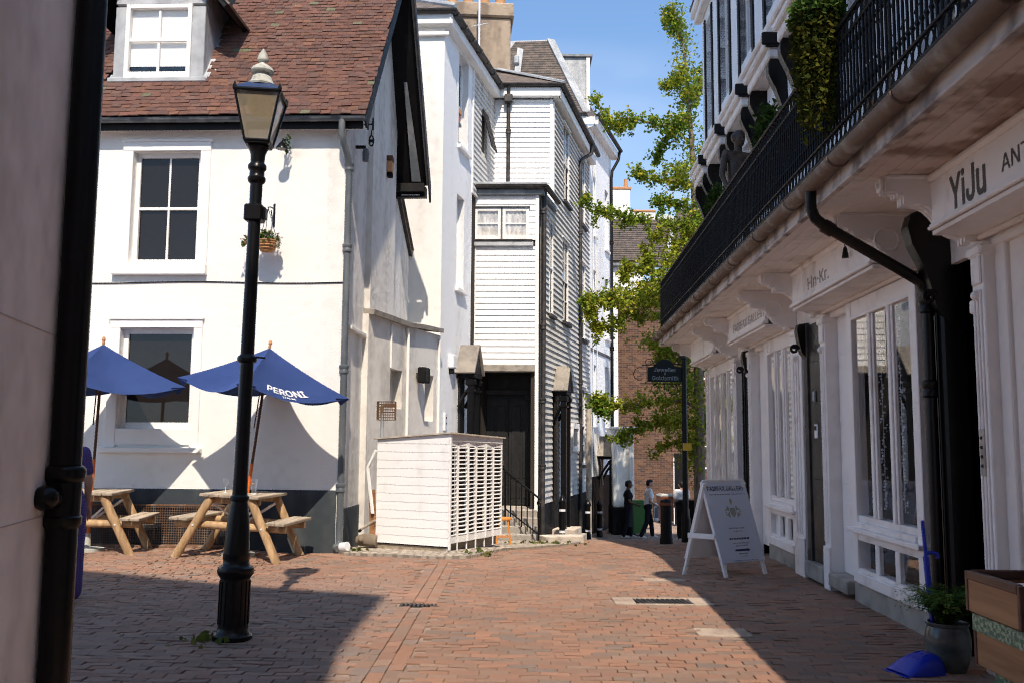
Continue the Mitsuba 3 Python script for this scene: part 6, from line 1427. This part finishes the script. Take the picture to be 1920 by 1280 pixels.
# hanging basket on the pub front
hk = thing('hanging_basket', 'round wicker hanging basket with trailing plants on the pub front', 'basket')
bc = PF.w(-1.05, -.30, 4.42)
put('bowl', xf(lathe([(.02, -.12), (.09, -.10), (.14, -.03), (.155, .04), (.14, .04), (.12, -.02)], 20), mat(t=bc)), 'basket', hk, smooth=40)
for i in range(5):
    a = np.linspace(0, 2 * math.pi, 25); rr = [.09, .12, .143, .152, .158][i]; zz = [-.10, -.065, -.025, .01, .042][i]
    put('hoop', tube([bc + np.array([rr * math.cos(t), rr * math.sin(t), zz]) for t in a], .009, 6), 'terracotta', hk)
put('wall_bracket', cat([PF.b(-1.065, -1.035, -.015, .0, 4.75, 5.10, .004), tube([PF.w(-1.05, -.01, 5.02), PF.w(-1.05, -.2, 5.0), PF.w(-1.05, -.30, 4.97)], .011, 6), tube([PF.w(-1.05, -.01, 4.80), PF.w(-1.05, -.1, 4.86), PF.w(-1.05, -.16, 4.96)], .009, 6)]), 'black_gloss', hk)
for a in (0, 2.1, 4.2): put('chain', tube([bc + np.array([.15 * math.cos(a), .15 * math.sin(a), .04]), PF.w(-1.05, -.30, 4.96)], .005, 5), 'black_gloss', hk)
m, c = leaf_ball(bc + [0, 0, .10], (.20, .18, .11), 420, .05, GREEN + [(.30, .26, .20), (.45, .42, .30)], 41, .10); put('plants', m, 'leaf', hk, color=c)
m, c = leaf_ball(bc + [-.26, 0, .08], (.14, .06, .05), 80, .05, GREEN + [(.30, .20, .10)], 42, .1); put('trailing_stem', m, 'leaf', hk, color=c)
k = thing('wall_lamp', 'small black wall lamp with a dangling spray under the pub eaves', 'lamp')
put('arm', tube([PF.w(-.88, -.01, 6.0), PF.w(-.88, -.25, 6.02), PF.w(-.88, -.30, 5.95)], .012, 6), 'black_gloss', k); put('shade', xf(lathe([(.02, .06), (.08, -.02), (.085, -.05), (.07, -.05)], 14), mat(t=PF.w(-.88, -.30, 5.90))), 'black_gloss', k, smooth=40)
m, c = leaf_ball(PF.w(-.84, -.18, 5.98), (.05, .05, .17), 60, .04, GREEN, 45); put('spray', m, 'leaf', k, color=c)
# weeds and litter on the apron
wp = np.vstack([np.stack([R.normal(.55, .3, 260), R.normal(18.6, .5, 260), np.zeros(260)], 1), np.stack([R.normal(-2.25, .12, 70), R.normal(13.75, .08, 70), np.zeros(70)], 1), np.stack([R.normal(-.42, .12, 60), R.normal(13.45, .2, 60), np.zeros(60)], 1), np.stack([R.normal(-2.35, .12, 60), R.normal(7.55, .12, 60), np.zeros(60)], 1)])
wp[:, 2] = g(wp[:, 0], wp[:, 1]) + np.where(wp[:, 1] > 12, .06, .005) * R.random(len(wp))
m, c = leaf_set(wp, R.uniform(.03, .08, len(wp)), np.array([(.10, .13, .03), (.16, .16, .05), (.07, .10, .03)])[R.integers(3, size=len(wp))], R, .2)
put('weeds', m, 'leaf', color=c, kind='stuff')
lt = np.stack([R.uniform(-5.5, -2.6, 110), R.uniform(11.3, 13.7, 110), np.zeros(110)], 1); lt[:, 2] = g(lt[:, 0], lt[:, 1]) + .008
m, c = leaf_set(lt, R.uniform(.015, .045, len(lt)), np.array([(.40, .26, .12), (.45, .36, .24), (.30, .16, .07)])[R.integers(3, size=len(lt))], R, 2.5)
put('fallen_leaves', m, 'leaf', color=c, kind='stuff')

# ================================================================== people and the statue
def sph(p, r, seg=14):
    return m3.Manifold.sphere(r, seg).translate([float(x) for x in p])
def bone(p, q, rp, rq):
    return m3.Manifold.batch_hull([sph(p, rp), sph(q, rq)])
def solid(bones, edge_=.03, it=6):
    m = m3.Manifold.batch_boolean(bones, m3.OpType.Add).refine_to_length(edge_)
    mm = m.to_mesh(); t = trimesh.Trimesh(np.array(mm.vert_properties)[:, :3], np.array(mm.tri_verts))
    trimesh.smoothing.filter_taubin(t, iterations=it)
    return tm(t)
def hand(w, d, curl=.5, thumb=None):
    """palm and five bent fingers from the wrist w along d"""
    d = np.array(d, float) / np.linalg.norm(d); s = np.cross(d, [0, 0, 1.0])
    if np.linalg.norm(s) < .2: s = np.cross(d, [1.0, 0, 0])
    s /= np.linalg.norm(s); n = np.cross(s, d)
    w = np.array(w, float); out = [m3.Manifold.batch_hull([sph(w, .026, 10), sph(w + d * .075 + s * .03, .016, 10), sph(w + d * .075 - s * .03, .016, 10)])]
    for i, (o, L) in enumerate(((-.032, .06), (-.011, .072), (.011, .068), (.031, .052))):
        b = w + d * .08 + s * o; m_ = b + d * L * .5 - n * curl * .015; e = m_ + d * L * .4 - n * curl * .03
        out += [bone(b, m_, .0095, .009), bone(m_, e, .009, .0075)]
    t0 = w + d * .025 - s * .03; t1 = t0 + d * .03 - s * .025; out += [bone(t0, t1, .012, .010), bone(t1, t1 + d * .028 - s * .004, .010, .008)]
    return out
def person(label, x, y, face_deg, J, skin, clothes, hair='hair_black', z=None, scale=1.0, all_one=None, head_turn=0, name='person', cat__='person'):
    """J: joints in a frame facing +y, x to the person's right"""
    k = thing(name, label, cat__)
    M = mat(rot((0, 0, 1), face_deg) * scale, (x, y, float(g(x, y)) if z is None else z))
    P = lambda n, m, b, sm=True, par=k: put(n, xf(m, M), b, par, smooth=sm)
    j = {a: np.array(b, float) for a, b in J.items()}
    hd = j['head']
    HR = rot((0, 0, 1), head_turn)
    hp = lambda *o: hd + HR @ np.array(o)
    head = [m3.Manifold.batch_hull([sph(hp(0, -.02, .035), .082), sph(hp(0, .025, .03), .078), sph(hp(0, .05, -.075), .035), sph(hp(0, .035, -.03), .062)]),
            bone(hp(0, .085, .0), hp(0, .112, -.028), .010, .014), bone(hp(-.079, -.005, .012), hp(-.077, -.008, -.02), .014, .010), bone(hp(.079, -.005, .012), hp(.077, -.008, -.02), .014, .010),
            bone(hp(-.02, .088, -.062), hp(.02, .088, -.062), .008, .008)]
    torso = [m3.Manifold.batch_hull([sph(j['shl'] * .82 + j['chest'] * .18, .062), sph(j['shr'] * .82 + j['chest'] * .18, .062), sph(j['chest'] + [0, .02, -.06], .125), sph(j['chest'] + [0, -.02, -.02], .115)]),
             m3.Manifold.batch_hull([sph(j['chest'] + [.06, .01, -.06], .105), sph(j['chest'] + [-.06, .01, -.06], .105), sph(j['waist'] + [.05, .0, 0], .105), sph(j['waist'] + [-.05, 0, 0], .105)]),
             m3.Manifold.batch_hull([sph(j['waist'] + [.05, .0, 0], .102), sph(j['waist'] + [-.05, 0, 0], .102), sph(j['hipl'], .10), sph(j['hipr'], .10)]), bone(j['neck'] - [0, 0, .05], hd - [0, .01, .05], .056, .052)]
    arms, legs, hands, shoes = [], [], [], []
    for s in 'lr':
        arms += [bone(j['sh' + s], j['el' + s], .052, .041), bone(j['el' + s], j['wr' + s], .040, .027)]
        hands += hand(j['wr' + s], j['wr' + s] - j['el' + s])
        legs += [bone(j['hip' + s], j['kn' + s], .088, .058), bone(j['kn' + s], j['an' + s], .056, .038)]
        f = j['an' + s]; shoes.append(m3.Manifold.batch_hull([sph(f + [0, -.04, -.035], .038), sph(f + [0, .06, -.045], .034), sph(f + [0, .15, -.052], .028), sph(f, .042)]))
    if all_one:
        P('figure', solid(head + torso + arms + legs + hands + shoes, .03, 5), all_one)
        P('hair', solid([m3.Manifold.batch_hull([sph(hp(0, -.035, .05), .088), sph(hp(0, .015, .065), .080)])], .03), all_one)
        return k
    P('body', solid(head + torso + arms + legs + hands, .03, 5), skin)
    P('hair', solid([m3.Manifold.batch_hull([sph(hp(0, -.03, .05), .086), sph(hp(0, .02, .07), .075), sph(hp(0, -.055, -.01), .062)])], .03), hair)
    for s in (-1, 1): P('eye', tm(trimesh.creation.icosphere(1, .010)), 'hair_black', True) if False else None
    up = [bone(j['sh' + s], j['sh' + s] * .35 + j['el' + s] * .65, .062, .058) for s in 'lr']
    grow = lambda bs, d: bs
    tb_ = [m3.Manifold.batch_hull([sph(j['shl'] * .84 + j['chest'] * .16, .070), sph(j['shr'] * .84 + j['chest'] * .16, .070), sph(j['chest'] + [0, .02, -.06], .137), sph(j['chest'] + [0, -.02, -.02], .127)]),
           m3.Manifold.batch_hull([sph(j['chest'] + [.06, .01, -.06], .118), sph(j['chest'] + [-.06, .01, -.06], .118), sph(j['waist'] + [.05, .0, -.06], .117), sph(j['waist'] + [-.05, 0, -.06], .117)])]
    if clothes.get('shirt'): P('shirt', solid(tb_ + up, .03, 5), clothes['shirt'])
    if clothes.get('trousers'):
        P('trousers', solid([m3.Manifold.batch_hull([sph(j['waist'] + [.05, .0, -.04], .11), sph(j['waist'] + [-.05, 0, -.04], .11), sph(j['hipl'], .112), sph(j['hipr'], .112)])] + [b for s in 'lr' for b in (bone(j['hip' + s], j['kn' + s], .098, .074), bone(j['kn' + s], j['an' + s] + [0, 0, .01], .073, .062))], .03, 5), clothes['trousers'])
    if clothes.get('shoes'):
        for s in shoes: P('shoe', solid([s], .03, 4), clothes['shoes'])
    if clothes.get('dress'):
        w = j['waist']
        P('dress', solid(tb_ + up + [m3.Manifold.batch_hull([sph(w + [.06, 0, 0], .115), sph(w + [-.06, 0, 0], .115), sph(j['hipl'] + [-.02, 0, 0], .13), sph(j['hipr'] + [.02, 0, 0], .13)]), m3.Manifold.batch_hull([sph(j['hipl'] + [-.02, 0, 0], .13), sph(j['hipr'] + [.02, 0, 0], .13), sph([-.13, 0, .12], .10), sph([.13, 0, .12], .10)])], .04, 5), clothes['dress'])
    if clothes.get('apron'):
        w = j['waist']
        P('apron', solid([m3.Manifold.batch_hull([sph(w + [x_, .06, .0], .075) for x_ in (-.08, .08)] + [sph(j['hip' + s] + [0, .07, -.06], .075) for s in 'lr'] + [sph(j['kn' + s] * .85 + [0, .06, -.02], .07) for s in 'lr'])], .03, 5), clothes['apron'])
    return k
def stand(h=1.74, elb=(.26, -.02, 1.14), wr=(.24, .12, .93), lead=.12, sway=0, lean=.0):
    q = h / 1.74
    J = {'head': (0, .03 + lean, 1.62), 'neck': (0, -.005 + lean, 1.49), 'chest': (0, lean * .8, 1.33), 'waist': (0, 0, 1.08), 'shl': (-.185, lean, 1.435), 'shr': (.185, lean, 1.435), 'hipl': (-.085, 0, .93), 'hipr': (.085, 0, .93),
         'ell': (-elb[0], elb[1], elb[2]), 'elr': elb, 'wrl': (-wr[0], wr[1], wr[2]), 'wrr': wr, 'knl': (-.095, lead * .45, .50), 'knr': (.095, -lead * .2, .49), 'anl': (-.10, lead * .6, .085), 'anr': (.10, -lead * .9, .085)}
    return {a: tuple(np.array(b) * q) for a, b in J.items()}
person('man in black shirt and dark grey apron standing by the white porch', 3.56, 28.9, -92, stand(1.72, (.25, .03, 1.12), (.10, .26, 1.02), .16), 'skin_dark', {'shirt': 'shirt_black', 'trousers': 'trousers_black', 'apron': 'apron_grey', 'shoes': 'shoe_white'}, head_turn=4)
k2 = person('man in white shirt and black trousers looking down beside the green bin', 4.12, 28.6, -85, stand(1.74, (.24, .02, 1.12), (.13, .25, .98), .26, lean=.04), 'skin_light', {'shirt': 'shirt_white', 'trousers': 'trousers_black', 'shoes': 'shoe_white'}, head_turn=-6)
k = thing('folded_apron', 'pale blue folded cloth held at the hip of the man in white', 'cloth')
cl = bx(4.26, 4.40, 28.48, 28.62, -.72, -.18, .03)
put('cloth', (cl[0] + np.array([.05, 0, 0]) * ((cl[0][:, 2:3] + .2) * -1), cl[1]), 'board_white', k); put('fold', bx(4.31, 4.42, 28.47, 28.5, -.62, -.3, .012), 'cloth_blue', k)
person('man seen from behind in a pale shirt with dark apron straps by the black bin', 5.38, 29.9, 5, stand(1.70, (.24, .02, 1.12), (.18, .2, .98), .05), 'skin_light', {'shirt': 'shirt_white', 'trousers': 'trousers_black', 'shoes': 'shirt_black'})
person('person in a long purple dotted dress mostly hidden by the drainpipe', -4.33, 9.15, 15, stand(1.74, (.235, .02, 1.15), (.22, .10, .92), .02), 'skin_light', {'dress': 'purple_knit', 'shoes': 'shirt_black'})
sk = person('dark bronze statue of a standing figure behind the balcony railing', *(sp(2.60, 12.75, 0)[:2]), 200, stand(1.80, (.25, .0, 1.14), (.22, .08, .92), .08), None, {}, z=4.06, all_one='bronze', name='statue', cat__='statue')
put('plinth', sb(2.40, 2.82, 12.5, 13.0, 3.70, 4.06, .02), 'bronze', sk)
